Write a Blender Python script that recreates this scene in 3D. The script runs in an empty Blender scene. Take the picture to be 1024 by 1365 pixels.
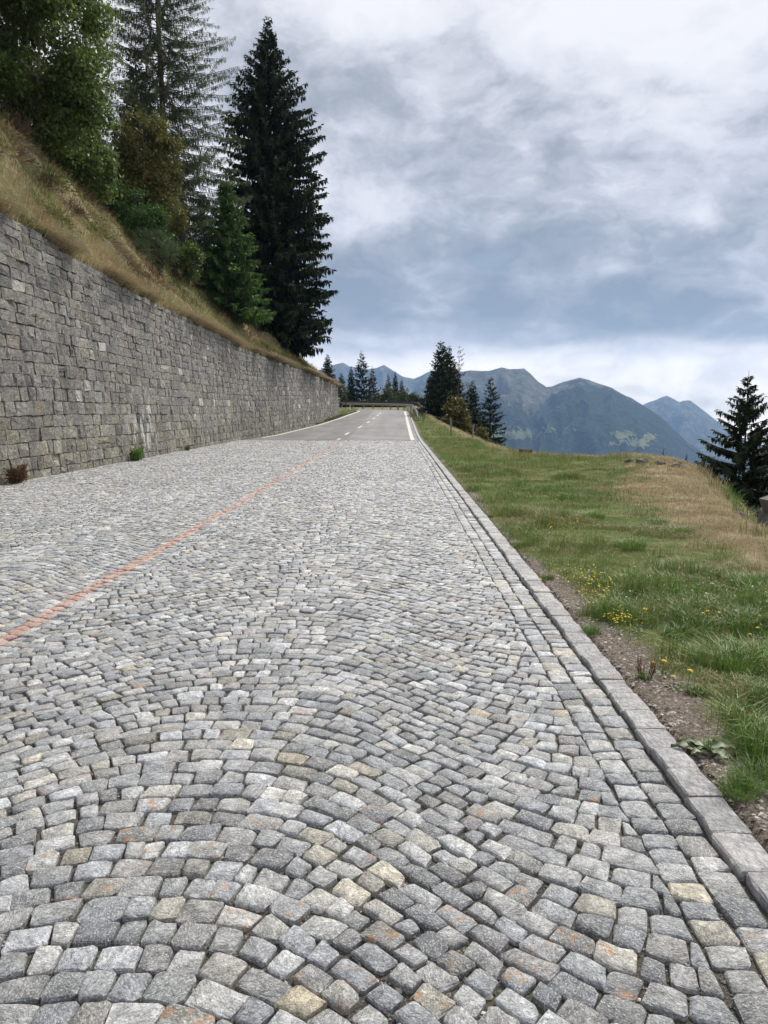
import bpy, math, numpy as np
from math import radians, sin, cos, tan, pi, atan
C = bpy.context.scene
COL = C.collection
R0 = np.random.default_rng(7)

# ------------------------------------------------------------------ camera, world, sun, exposure
EYE = 1.6
PITCH = 7.5
YAW = 1.0
cam_d = bpy.data.cameras.new('camera')
cam = bpy.data.objects.new('camera', cam_d); COL.objects.link(cam)
cam.location = (0, 0, EYE)
cam.rotation_euler = (radians(90 - PITCH), 0, radians(YAW))
cam_d.sensor_fit = 'VERTICAL'
cam_d.angle = 2 * atan(682.5 / 1025)
cam_d.clip_start = 0.05
cam_d.clip_end = 40000
C.camera = cam

SUN_EL, SUN_AZ = 44.0, 30.0          # degrees above the horizon; degrees to the right of the road's direction
sun_d = bpy.data.lights.new('sun', 'SUN')
sun = bpy.data.objects.new('sun', sun_d); COL.objects.link(sun)
sun_d.energy = 2.6
sun_d.angle = radians(7)
sun_d.color = (1.0, 0.94, 0.85)
sun.rotation_euler = (radians(90 - SUN_EL), 0, radians(180 - SUN_AZ))
sun.location = (30, 30, 60)

C.view_settings.view_transform = 'Standard'
C.view_settings.look = 'None'
C.view_settings.exposure = 1.0
C.view_settings.gamma = 1.0
C.view_settings.use_curve_mapping = False
C.render.engine = 'CYCLES'
C.cycles.use_denoising = True
try: C.cycles.denoiser = 'OPENIMAGEDENOISE'
except Exception: pass
C.cycles.max_bounces = 6
C.cycles.diffuse_bounces = 3
C.cycles.glossy_bounces = 2
C.cycles.transmission_bounces = 3
C.cycles.transparent_max_bounces = 6
C.cycles.volume_bounces = 0

def NT(nt):
    nodes, links = nt.nodes, nt.links
    def N(t, **kw):
        n = nodes.new(t)
        for k, v in kw.items():
            if k.startswith('i_'):
                key = k[2:]
                key = int(key) if key.isdigit() else key.replace('_', ' ')
                s = n.inputs[key]
                if hasattr(v, 'is_linked') or isinstance(v, bpy.types.NodeSocket): links.new(v, s)
                else: s.default_value = v
            else: setattr(n, k, v)
        return n
    def math_(op, a, b=None, c=None, clamp=False):
        n = nodes.new('ShaderNodeMath'); n.operation = op; n.use_clamp = clamp
        for i, v in enumerate((a, b, c)):
            if v is None: continue
            if isinstance(v, bpy.types.NodeSocket): links.new(v, n.inputs[i])
            else: n.inputs[i].default_value = v
        return n.outputs[0]
    def ramp(f, stops, interp='LINEAR'):
        n = nodes.new('ShaderNodeValToRGB'); n.color_ramp.interpolation = interp
        e = n.color_ramp.elements
        while len(e) > 1: e.remove(e[-1])
        for i, (p, c) in enumerate(stops):
            el = e[0] if i == 0 else e.new(p)
            el.position = p
            el.color = (c, c, c, 1) if isinstance(c, (int, float)) else (*c, 1)
        links.new(f, n.inputs[0]); return n.outputs[0]
    def mix(f, a, b, mode='MIX'):
        n = nodes.new('ShaderNodeMix'); n.data_type = 'RGBA'; n.blend_type = mode; n.clamp_factor = True
        for k, v in ((0, f), (6, a), (7, b)):
            s = n.inputs[k]
            if isinstance(v, bpy.types.NodeSocket): links.new(v, s)
            elif k == 0: s.default_value = v
            elif isinstance(v, (int, float)): s.default_value = (v, v, v, 1)
            else: s.default_value = (*v, 1)
        return n.outputs[2]
    def noise(vec, scale, detail=4, rough=0.5, dist=0.0, dims='3D', lac=2.0):
        n = nodes.new('ShaderNodeTexNoise'); n.noise_dimensions = dims
        if vec is not None: links.new(vec, n.inputs['Vector'])
        n.inputs['Scale'].default_value = scale; n.inputs['Detail'].default_value = detail
        n.inputs['Roughness'].default_value = rough; n.inputs['Distortion'].default_value = dist
        n.inputs['Lacunarity'].default_value = lac
        return n.outputs['Fac']
    def mapping(vec, scale=(1, 1, 1), loc=(0, 0, 0), rot=(0, 0, 0)):
        n = nodes.new('ShaderNodeMapping'); links.new(vec, n.inputs[0])
        n.inputs['Scale'].default_value = scale; n.inputs['Location'].default_value = loc; n.inputs['Rotation'].default_value = rot
        return n.outputs[0]
    return N, math_, ramp, mix, noise, mapping, links

def make_world():
    w = bpy.data.worlds.new('World'); C.world = w; w.use_nodes = True
    nt = w.node_tree; nt.nodes.clear()
    N, M, ramp, mix, noise, mapping, L = NT(nt)
    tc = N('ShaderNodeTexCoord').outputs['Generated']
    sep = N('ShaderNodeSeparateXYZ', i_0=tc)
    x, y, z = sep.outputs
    zc = M('MAXIMUM', z, 0.0)
    den = M('ADD', zc, 0.24)
    px = M('DIVIDE', x, den); py = M('DIVIDE', y, den)
    pl = N('ShaderNodeCombineXYZ', i_0=px, i_1=py).outputs[0]
    # layered stratocumulus on a flat ceiling seen in perspective
    wn = N('ShaderNodeTexNoise', noise_dimensions='2D', i_Vector=mapping(pl, (1, 1, 1), (4.4, 2.7, 0)), i_Scale=0.9, i_Detail=4.0)
    sub = N('ShaderNodeVectorMath', operation='SUBTRACT', i_0=wn.outputs['Color'], i_1=(0.5, 0.5, 0.5))
    scl = N('ShaderNodeVectorMath', operation='MULTIPLY', i_0=sub.outputs[0], i_1=(0.9, 0.7, 0.0))
    wv = N('ShaderNodeVectorMath', operation='ADD', i_0=pl, i_1=scl.outputs[0]).outputs[0]
    big = noise(mapping(wv, (0.6, 0.9, 1), (3.1, 7.4, 0)), 1.0, 3.0, 0.55, 0, '2D')
    # lumpy cloud cells: fractal noise plus billows (folded noise gives rounded, cauliflower-like edges)
    tq = mapping(tc, (1.0, 1.0, 1.75))
    wj = N('ShaderNodeVectorMath', operation='SUBTRACT', i_0=N('ShaderNodeTexNoise', i_Vector=tq, i_Scale=4.5, i_Detail=5.0, i_Roughness=0.6).outputs['Color'], i_1=(0.5, 0.5, 0.5)).outputs[0]
    wd = N('ShaderNodeVectorMath', operation='ADD', i_0=tq, i_1=N('ShaderNodeVectorMath', operation='SCALE', i_0=wj, i_Scale=0.17).outputs[0]).outputs[0]
    med = noise(mapping(wd, (1, 1, 1), (1.3, 5.1, 2.2)), 2.3, 10.0, 0.56)
    b1 = M('ABSOLUTE', M('MULTIPLY_ADD', noise(mapping(wd, (1, 1, 1), (7.7, 2.1, 0.4)), 4.6, 2.0, 0.5), 2.0, -1.0))
    b2 = M('ABSOLUTE', M('MULTIPLY_ADD', noise(mapping(wd, (1, 1, 1), (2.9, 8.3, 5.4)), 11.0, 3.0, 0.5), 2.0, -1.0))
    fine = noise(mapping(wd, (1, 1, 1), (2.2, 0.7, 4.1)), 14.0, 8.0, 0.66)
    bil = M('MULTIPLY_ADD', b1, 0.55, M('MULTIPLY_ADD', b2, 0.30, M('MULTIPLY', M('SUBTRACT', fine, 0.5), 0.62)))
    s = M('MULTIPLY_ADD', M('SUBTRACT', big, 0.5), 0.9, M('MULTIPLY_ADD', M('SUBTRACT', med, 0.5), 2.2, M('SUBTRACT', bil, 0.19)))
    # layer structure by elevation: bright gap at the horizon, a dark shelf above it, lighter ceiling overhead
    zp = M('MAXIMUM', M('ADD', zc, M('MULTIPLY', M('SUBTRACT', M('MULTIPLY_ADD', med, 0.7, M('MULTIPLY', b1, 0.35)), 0.42), 0.14)), 0.0)
    elev = ramp(zp, [(0.0, 0.50), (0.03, 0.60), (0.066, 0.62), (0.090, 0.38), (0.12, 0.29), (0.18, 0.42), (0.25, 0.60), (0.34, 0.68), (0.42, 0.67), (0.62, 0.62), (1.0, 0.62)], 'EASE')
    s2 = M('ADD', s, elev)
    shade0 = ramp(s2, [(0.04, (0.145, 0.165, 0.198)), (0.24, (0.210, 0.224, 0.252)), (0.38, (0.292, 0.300, 0.332)), (0.50, (0.368, 0.370, 0.404)), (0.60, (0.425, 0.424, 0.452)), (0.80, (0.49, 0.487, 0.498))])
    # sunlit cloud far off under the shelf is brighter than the ceiling seen from below
    shade = mix(1.0, shade0, ramp(zp, [(0.0, (2.1, 1.88, 1.50)), (0.06, (1.95, 1.76, 1.45)), (0.090, (1.12, 1.08, 1.02)), (0.16, 1.0)]), 'MULTIPLY')
    bg1 = N('ShaderNodeBackground', i_Color=shade, i_Strength=1.0).outputs[0]
    sky = N('ShaderNodeTexSky', sky_type='NISHITA', sun_disc=False, sun_elevation=radians(SUN_EL), sun_rotation=radians(SUN_AZ))
    bg2 = N('ShaderNodeBackground', i_Color=sky.outputs[0], i_Strength=0.06).outputs[0]
    gap = ramp(noise(mapping(wv, (1.3, 1.7, 1), (8.3, 2.2, 0)), 1.0, 6.0, 0.55, 0, '2D'), [(0.64, 0.0), (0.84, 0.25)])
    ms = N('ShaderNodeMixShader', i_0=gap, i_1=bg1, i_2=bg2).outputs[0]
    N('ShaderNodeOutputWorld', i_Surface=ms)
make_world()

# ------------------------------------------------------------------ small library
def P(px, py, Y):
    """point of the place seen at photo pixel (px, py) at distance Y along the road"""
    u = (px - 512) / 1025; v = (682.5 - py) / 1025
    p = radians(PITCH); a = radians(YAW)
    f = np.array([0, cos(p), -sin(p)]); up = np.array([0, sin(p), cos(p)])
    d = f + np.array([u, 0, 0]) + v * up
    d = np.array([d[0] * cos(a) - d[1] * sin(a), d[0] * sin(a) + d[1] * cos(a), d[2]])
    d = d * (Y / d[1])
    return d + np.array([0, 0, EYE])

def proj(pts):
    p = radians(PITCH); a = radians(YAW)
    q = np.asarray(pts, float) - np.array([0, 0, EYE])
    xr = q[..., 0] * cos(a) + q[..., 1] * sin(a); yr = -q[..., 0] * sin(a) + q[..., 1] * cos(a); zr = q[..., 2]
    dep = yr * cos(p) - zr * sin(p); v = yr * sin(p) + zr * cos(p)
    dep = np.where(dep < 0.05, 0.05, dep)
    return 512 + 1025 * xr / dep, 682.5 - 1025 * v / dep, dep

def hash2(ix, iy, seed):
    h = (ix.astype(np.int64) * 374761393 + iy.astype(np.int64) * 668265263 + seed * 974711) & 0xffffffff
    h = ((h ^ (h >> 13)) * 1274126177) & 0xffffffff
    h = ((h ^ (h >> 16)) * 2246822519) & 0xffffffff
    return ((h ^ (h >> 15)) & 0xffffff) / float(0xffffff)
def vnoise(x, y, seed=0):
    x = np.asarray(x, float); y = np.asarray(y, float)
    x, y = np.broadcast_arrays(x, y)
    ix = np.floor(x); iy = np.floor(y); fx = x - ix; fy = y - iy
    fx = fx * fx * (3 - 2 * fx); fy = fy * fy * (3 - 2 * fy)
    a = hash2(ix, iy, seed); b = hash2(ix + 1, iy, seed); c = hash2(ix, iy + 1, seed); d = hash2(ix + 1, iy + 1, seed)
    return (a + (b - a) * fx) * (1 - fy) + (c + (d - c) * fx) * fy
def fbm(x, y, seed=0, oct=4):
    s = 0; a = 1; t = 0
    for o in range(oct):
        s = s + a * vnoise(np.asarray(x) * 2 ** o, np.asarray(y) * 2 ** o, seed + o * 17); t += a; a *= 0.5
    return s / t

def mesh(name, V, tris=None, quads=None, tint=None, smooth=False, mat=None):
    V = np.ascontiguousarray(V, dtype=np.float32)
    me = bpy.data.meshes.new(name)
    li = []; st = []; n = 0
    for F, k in ((tris, 3), (quads, 4)):
        if F is None or len(F) == 0: continue
        F = np.asarray(F, dtype=np.int32).reshape(-1, k)
        li.append(F.ravel()); st.append(n + np.arange(len(F), dtype=np.int32) * k); n += F.size
    li = np.concatenate(li); st = np.concatenate(st)
    me.vertices.add(len(V)); me.vertices.foreach_set('co', V.ravel())
    me.loops.add(len(li)); me.loops.foreach_set('vertex_index', li)
    me.polygons.add(len(st)); me.polygons.foreach_set('loop_start', st)
    try: me.polygons.foreach_set('loop_total', np.diff(np.append(st, len(li))).astype(np.int32))
    except Exception: pass
    me.update(calc_edges=True)
    if tint is not None:
        at = me.attributes.new('tint', 'FLOAT_COLOR', 'POINT')
        t = np.ones((len(V), 4), np.float32); tt = np.asarray(tint, np.float32)
        t[:, :tt.shape[1]] = tt
        at.data.foreach_set('color', t.ravel())
    me.polygons.foreach_set('use_smooth', np.full(len(st), smooth, dtype=bool) if np.isscalar(smooth) else np.asarray(smooth, dtype=bool))
    if mat is not None: me.materials.append(mat)
    return me

def link(name, me, parent=None, loc=None):
    o = bpy.data.objects.new(name, me); COL.objects.link(o)
    if parent is not None: o.parent = parent
    if loc is not None: o.location = loc
    return o
def tag(o, label=None, cat=None, group=None, kind=None):
    if label: o['label'] = label
    if cat: o['category'] = cat
    if group: o['group'] = group
    if kind: o['kind'] = kind
    return o
def empty(name, loc, label=None, cat=None, group=None, rz=0.0):
    o = bpy.data.objects.new(name, None); COL.objects.link(o)
    o.location = loc; o.rotation_euler = (0, 0, rz); o.empty_display_size = 0.2
    return tag(o, label, cat, group)
def copy_tree(o, parent=None):
    c = o.copy(); COL.objects.link(c)
    if parent is not None: c.parent = parent
    for ch in [k for k in bpy.data.objects if k.parent == o]: copy_tree(ch, c)
    return c

class MB:
    """collects pieces of geometry into one mesh"""
    def __init__(s): s.V = []; s.T = []; s.Q = []; s.A = []; s.n = 0
    def add(s, V, tris=None, quads=None, tint=(0.5, 0.5, 0.5, 0)):
        V = np.asarray(V, float).reshape(-1, 3)
        if tris is not None and len(tris): s.T.append(np.asarray(tris).reshape(-1, 3) + s.n)
        if quads is not None and len(quads): s.Q.append(np.asarray(quads).reshape(-1, 4) + s.n)
        s.V.append(V); t = np.asarray(tint, float)
        s.A.append(np.broadcast_to(t, (len(V), 4)) if t.ndim == 1 else t); s.n += len(V)
        return s
    def tube(s, pts, rad, n=6, tint=(0.5, 0.5, 0.5, 0), cap=True):
        pts = np.asarray(pts, float); m = len(pts); rad = np.broadcast_to(np.asarray(rad, float), (m,))
        tg = np.gradient(pts, axis=0); tg /= np.linalg.norm(tg, axis=1)[:, None] + 1e-9
        ref = np.where(np.abs(tg[:, 2:3]) > 0.9, np.array([[1.0, 0, 0]]), np.array([[0, 0, 1.0]]))
        a = np.cross(tg, ref); a /= np.linalg.norm(a, axis=1)[:, None] + 1e-9
        b = np.cross(tg, a)
        th = np.arange(n) * 2 * pi / n
        V = pts[:, None] + rad[:, None, None] * (a[:, None] * np.cos(th)[None, :, None] + b[:, None] * np.sin(th)[None, :, None])
        V = V.reshape(-1, 3)
        i = np.arange(m - 1)[:, None] * n; j = np.arange(n)[None]; k = (j + 1) % n
        Q = np.stack([i + j, i + k, i + n + k, i + n + j], -1).reshape(-1, 4)
        T = []
        if cap:
            V = np.vstack([V, pts[:1], pts[-1:]]); e = m * n
            for j_ in range(n):
                T.append((e, (j_ + 1) % n, j_)); T.append((e + 1, (m - 1) * n + j_, (m - 1) * n + (j_ + 1) % n))
        return s.add(V, T, Q, tint)
    def box(s, lo, hi, tint=(0.5, 0.5, 0.5, 0)):
        x0, y0, z0 = lo; x1, y1, z1 = hi
        V = [(x0, y0, z0), (x1, y0, z0), (x1, y1, z0), (x0, y1, z0), (x0, y0, z1), (x1, y0, z1), (x1, y1, z1), (x0, y1, z1)]
        return s.add(V, None, [(0, 3, 2, 1), (4, 5, 6, 7), (0, 1, 5, 4), (1, 2, 6, 5), (2, 3, 7, 6), (3, 0, 4, 7)], tint)
    def build(s, name, mat, smooth=False):
        return mesh(name, np.vstack(s.V), np.vstack(s.T) if s.T else None, np.vstack(s.Q) if s.Q else None, np.vstack(s.A), smooth, mat)

def new_mat(name):
    m = bpy.data.materials.new(name); m.use_nodes = True
    nt = m.node_tree; nt.nodes.clear()
    return m, NT(nt)
def finish(N, L, col, rough=0.8, normal=None, spec=0.3, trans=0.0, metal=0.0):
    b = N('ShaderNodeBsdfPrincipled')
    for k, v in (('Base Color', col), ('Roughness', rough), ('Metallic', metal), ('Specular IOR Level', spec)):
        if isinstance(v, bpy.types.NodeSocket): L.new(v, b.inputs[k])
        elif k == 'Base Color': b.inputs[k].default_value = (*v, 1)
        else: b.inputs[k].default_value = v
    if normal is not None: L.new(normal, b.inputs['Normal'])
    o = b.outputs[0]
    if trans > 0:
        t = N('ShaderNodeBsdfTranslucent')
        if isinstance(col, bpy.types.NodeSocket): L.new(col, t.inputs[0])
        else: t.inputs[0].default_value = (*col, 1)
        o = N('ShaderNodeMixShader', i_0=trans, i_1=o, i_2=t.outputs[0]).outputs[0]
    N('ShaderNodeOutputMaterial', i_Surface=o)
def bump(N, h, dist, strength=1.0, prev=None):
    n = N('ShaderNodeBump', i_Height=h, i_Distance=dist, i_Strength=strength)
    if prev is not None: n.id_data.links.new(prev, n.inputs['Normal'])
    return n.outputs[0]

ROAD_END = 42.0
# ------------------------------------------------------------------ materials
def line_mask(N, M, ramp, noise, pos, wear=0.5):
    """painted centre line on the cobbles: world position band with worn edges"""
    sp = N('ShaderNodeSeparateXYZ', i_0=pos)
    yy = M('MAXIMUM', M('SUBTRACT', sp.outputs[1], 12.0), 0.0)
    xl = M('MULTIPLY_ADD', M('MULTIPLY', yy, yy), -0.00045, -2.77)
    wob = M('MULTIPLY_ADD', noise(pos, 7.0, 3), 0.05, -0.025)
    d = M('ABSOLUTE', M('ADD', M('SUBTRACT', sp.outputs[0], xl), wob))
    band = M('LESS_THAN', d, 0.066)
    wearn = ramp(noise(pos, 34.0, 6, 0.7), [(0.38, 0.15), (0.54, 0.97)])
    return M('MULTIPLY', band, wearn)

def mat_cobble():
    m, (N, M, ramp, mix, noise, mapping, L) = new_mat('granite_setts')
    pos = N('ShaderNodeNewGeometry').outputs['Position']
    at = N('ShaderNodeAttribute', attribute_name='tint')
    sc = N('ShaderNodeSeparateColor', i_0=at.outputs['Color'])
    r, g, b = sc.outputs[:3]; a = at.outputs['Alpha']
    off = N('ShaderNodeCombineXYZ', i_0=M('MULTIPLY', r, 31.0), i_1=M('MULTIPLY', g, 17.0), i_2=M('MULTIPLY', b, 53.0)).outputs[0]
    rot = N('ShaderNodeVectorRotate', rotation_type='Z_AXIS', i_Vector=pos, i_Angle=M('MULTIPLY', b, 6.283)).outputs[0]
    p2 = N('ShaderNodeVectorMath', operation='ADD', i_0=rot, i_1=off).outputs[0]
    base = ramp(r, [(0.0, (0.19, 0.194, 0.198)), (0.3, (0.30, 0.303, 0.305)), (0.7, (0.44, 0.441, 0.438)), (1.0, (0.64, 0.637, 0.625))])
    hue = ramp(g, [(0.0, (0.93, 0.98, 1.05)), (0.45, (0.98, 1.0, 1.01)), (0.78, (1.0, 1.0, 0.97)), (0.93, (1.04, 1.01, 0.92)), (0.985, (1.09, 1.02, 0.84)), (1.0, (1.20, 1.05, 0.74))])
    c = mix(1.0, base, hue, 'MULTIPLY')
    streak = noise(mapping(p2, (36, 54, 48)), 1.0, 8.0, 0.70, 1.0)
    c = mix(1.0, c, ramp(streak, [(0.30, 0.40), (0.5, 0.96), (0.66, 1.65)]), 'MULTIPLY')
    blot = noise(p2, 17.0, 5.0, 0.62)
    c = mix(1.0, c, ramp(blot, [(0.3, 0.62), (0.5, 1.0), (0.70, 1.30)]), 'MULTIPLY')
    fleck = noise(mapping(p2, (110, 190, 150)), 1.0, 4.0, 0.65)
    c = mix(ramp(fleck, [(0.53, 0.0), (0.63, 0.75)]), c, (0.74, 0.74, 0.725))
    dark = noise(p2, 150.0, 3.0, 0.6)
    c = mix(ramp(dark, [(0.32, 0.7), (0.43, 0.0)]), c, (0.075, 0.078, 0.08))
    rust = M('MULTIPLY', ramp(noise(p2, 22.0, 4.0, 0.6), [(0.54, 0.0), (0.64, 0.8)]), a)
    c = mix(rust, c, (0.50, 0.26, 0.11))
    lm = line_mask(N, M, ramp, noise, pos)
    c = mix(M('MULTIPLY', lm, 0.78), c, mix(noise(pos, 55.0, 4, 0.6), (0.46, 0.20, 0.12), (0.74, 0.40, 0.28)))
    h = M('MULTIPLY_ADD', streak, 0.7, M('MULTIPLY_ADD', blot, 1.0, M('MULTIPLY', noise(p2, 120.0, 4.0, 0.65), 0.55)))
    nrm = bump(N, h, 0.020, 1.0)
    finish(N, L, c, ramp(blot, [(0.3, 0.36), (0.7, 0.58)]), nrm, 0.6)
    return m

def mat_joint():
    m, (N, M, ramp, mix, noise, mapping, L) = new_mat('joint_sand')
    pos = N('ShaderNodeNewGeometry').outputs['Position']
    n1 = noise(pos, 130.0, 4.0, 0.65); n2 = noise(pos, 3.0, 3.0)
    c = ramp(n1, [(0.3, (0.030, 0.028, 0.025)), (0.54, (0.075, 0.070, 0.062)), (0.68, (0.26, 0.245, 0.22))])
    c = mix(ramp(n2, [(0.4, 0.0), (0.65, 0.5)]), c, (0.10, 0.095, 0.06))
    finish(N, L, c, 0.95, bump(N, n1, 0.01))
    return m

def mat_asphalt():
    m, (N, M, ramp, mix, noise, mapping, L) = new_mat('weathered_asphalt')
    pos = N('ShaderNodeNewGeometry').outputs['Position']
    sp = N('ShaderNodeSeparateXYZ', i_0=pos)
    n1 = noise(pos, 90.0, 3.0, 0.7); n2 = noise(mapping(pos, (0.9, 0.07, 1)), 1.0, 4.0, 0.55); n3 = noise(pos, 0.35, 4.0, 0.6)
    c = ramp(n1, [(0.3, (0.15, 0.149, 0.149)), (0.7, (0.25, 0.248, 0.244))])
    c = mix(1.0, c, ramp(n2, [(0.3, 0.80), (0.7, 1.18)]), 'MULTIPLY')
    c = mix(1.0, c, ramp(n3, [(0.35, 0.86), (0.65, 1.1)]), 'MULTIPLY')
    # newer, darker surfacing on the left lane
    lane = ramp(M('MULTIPLY_ADD', sp.outputs[0], 0.1, M('MULTIPLY_ADD', noise(pos, 1.5, 2), 0.004, 1.0)), [(0.715, 0.80), (0.72, 1.06)])
    c = mix(1.0, c, lane, 'MULTIPLY')
    # tar seams and cracks
    w = N('ShaderNodeTexVoronoi', feature='DISTANCE_TO_EDGE', i_Vector=mapping(pos, (0.32, 0.16, 1)), i_Scale=1.0)
    ck = ramp(w.outputs[0], [(0.0, 0.7), (0.012, 0.0)])
    seam = M('SUBTRACT', sp.outputs[1], M('MULTIPLY_ADD', noise(pos, 2.2, 4, 0.65), 1.1, ROAD_END - 0.40))
    c = mix(ramp(M('MULTIPLY', seam, 1.0), [(0.0, 0.75), (0.45, 0.0)]), c, (0.085, 0.083, 0.08))
    c = mix(ck, c, (0.06, 0.06, 0.062))
    finish(N, L, c, 0.82, bump(N, n1, 0.004), 0.35)
    return m

def mat_paint(name, col):
    m, (N, M, ramp, mix, noise, mapping, L) = new_mat(name)
    pos = N('ShaderNodeNewGeometry').outputs['Position']
    n = noise(pos, 9.0, 6.0, 0.7); n2 = noise(pos, 70.0, 3.0, 0.6)
    c = mix(ramp(n, [(0.36, 0.55), (0.5, 0.0)]), col, (0.22, 0.22, 0.21))
    c = mix(1.0, c, ramp(n2, [(0.3, 0.85), (0.7, 1.05)]), 'MULTIPLY')
    finish(N, L, c, 0.7, None, 0.3)
    return m

def mat_kerb():
    m, (N, M, ramp, mix, noise, mapping, L) = new_mat('kerb_granite')
    pos = N('ShaderNodeNewGeometry').outputs['Position']
    at = N('ShaderNodeAttribute', attribute_name='tint'); sc = N('ShaderNodeSeparateColor', i_0=at.outputs['Color'])
    off = N('ShaderNodeCombineXYZ', i_0=M('MULTIPLY', sc.outputs[0], 31.0), i_1=M('MULTIPLY', sc.outputs[1], 17.0), i_2=sc.outputs[2]).outputs[0]
    p2 = N('ShaderNodeVectorMath', operation='ADD', i_0=pos, i_1=off).outputs[0]
    base = ramp(sc.outputs[0], [(0.0, (0.26, 0.261, 0.264)), (0.6, (0.345, 0.343, 0.342)), (1.0, (0.43, 0.423, 0.417))])
    s = noise(mapping(p2, (60, 28, 60)), 1.0, 6, 0.65, 0.5)
    c = mix(1.0, base, ramp(s, [(0.3, 0.55), (0.5, 1.0), (0.68, 1.45)]), 'MULTIPLY')
    c = mix(1.0, c, ramp(noise(p2, 11.0, 5, 0.65), [(0.3, 0.66), (0.7, 1.25)]), 'MULTIPLY')
    c = mix(ramp(noise(p2, 5.0, 4, 0.6), [(0.58, 0.0), (0.74, 0.4)]), c, (0.40, 0.27, 0.20))
    f = noise(p2, 240.0, 2, 0.5)
    c = mix(ramp(f, [(0.60, 0.0), (0.72, 0.6)]), c, (0.68, 0.67, 0.66))
    h = M('MULTIPLY_ADD', s, 0.6, M('MULTIPLY_ADD', noise(p2, 25.0, 5, 0.6), 1.0, M('MULTIPLY', f, 0.2)))
    finish(N, L, c, 0.75, bump(N, h, 0.016), 0.35)
    return m

def mat_wall():
    m, (N, M, ramp, mix, noise, mapping, L) = new_mat('wall_stone')
    pos = N('ShaderNodeNewGeometry').outputs['Position']
    sp = N('ShaderNodeSeparateXYZ', i_0=pos)
    at = N('ShaderNodeAttribute', attribute_name='tint'); sc = N('ShaderNodeSeparateColor', i_0=at.outputs['Color'])
    r, g, b = sc.outputs[:3]
    off = N('ShaderNodeCombineXYZ', i_0=M('MULTIPLY', r, 31.0), i_1=M('MULTIPLY', g, 17.0), i_2=M('MULTIPLY', b, 53.0)).outputs[0]
    p2 = N('ShaderNodeVectorMath', operation='ADD', i_0=pos, i_1=off).outputs[0]
    base = ramp(r, [(0.0, (0.165, 0.160, 0.150)), (0.4, (0.235, 0.228, 0.212)), (0.85, (0.315, 0.304, 0.278)), (1.0, (0.50, 0.485, 0.45))])
    hue = ramp(g, [(0.0, (0.98, 0.99, 1.02)), (0.5, (1.0, 1.0, 0.98)), (0.88, (1.03, 1.01, 0.94)), (0.98, (1.05, 1.0, 0.89)), (1.0, (1.10, 1.0, 0.87))])
    c = mix(1.0, base, hue, 'MULTIPLY')
    s = noise(mapping(p2, (7, 7, 13)), 1.0, 8, 0.72, 1.0)
    c = mix(1.0, c, ramp(s, [(0.32, 0.40), (0.5, 0.98), (0.68, 1.75)]), 'MULTIPLY')
    c = mix(1.0, c, ramp(noise(p2, 26.0, 4, 0.65), [(0.3, 0.78), (0.7, 1.22)]), 'MULTIPLY')
    # big weathering patches, moss-brown towards the foot where soil splashes
    big = noise(pos, 0.33, 4, 0.6)
    c = mix(1.0, c, ramp(big, [(0.35, 0.82), (0.65, 1.15)]), 'MULTIPLY')
    foot = M('MULTIPLY', ramp(sp.outputs[2], [(0.0, 1.0), (0.9, 0.0)]) if False else ramp(M('MULTIPLY', sp.outputs[2], 0.25), [(0.0, 1.0), (0.55, 0.0)]), ramp(noise(pos, 0.6, 3), [(0.35, 0.25), (0.6, 1.0)]))
    c = mix(M('MULTIPLY', foot, 0.55), c, mix(1.0, c, (1.10, 1.02, 0.80), 'MULTIPLY'))
    # lichen and dark runs from the top
    run = noise(mapping(pos, (1.0, 1.6, 0.16)), 1.0, 5, 0.6)
    c = mix(ramp(run, [(0.52, 0.0), (0.68, 0.6)]), c, (0.085, 0.083, 0.080))
    lich = ramp(noise(pos, 3.4, 6, 0.7), [(0.60, 0.0), (0.70, 0.45)])
    c = mix(lich, c, (0.46, 0.455, 0.42))
    # lime bloom washed out of the joints at one wet place low in the wall
    ymask = M('SUBTRACT', 1.0, M('MULTIPLY', M('ABSOLUTE', M('SUBTRACT', sp.outputs[1], 26.0)), 0.42), clamp=True)
    zmask = ramp(M('MULTIPLY', sp.outputs[2], 0.5), [(0.05, 0.4), (0.3, 1.0), (0.72, 1.0), (0.86, 0.0)])
    bl = noise(mapping(pos, (3, 3.4, 0.7)), 1.0, 5, 0.65, 0.4)
    blm = M('MULTIPLY', M('MULTIPLY', ymask, zmask), ramp(bl, [(0.50, 0.0), (0.58, 1.0)]))
    wet = M('MULTIPLY', M('MULTIPLY', ymask, zmask), 0.55)
    c = mix(wet, c, mix(1.0, c, (0.62, 0.62, 0.64), 'MULTIPLY'))
    c = mix(M('MULTIPLY', blm, 0.95), c, (0.66, 0.65, 0.61))
    h = M('MULTIPLY_ADD', s, 1.0, M('MULTIPLY', noise(p2, 30.0, 5, 0.65), 0.45))
    finish(N, L, c, 0.9, bump(N, h, 0.075), 0.2)
    return m

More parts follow.
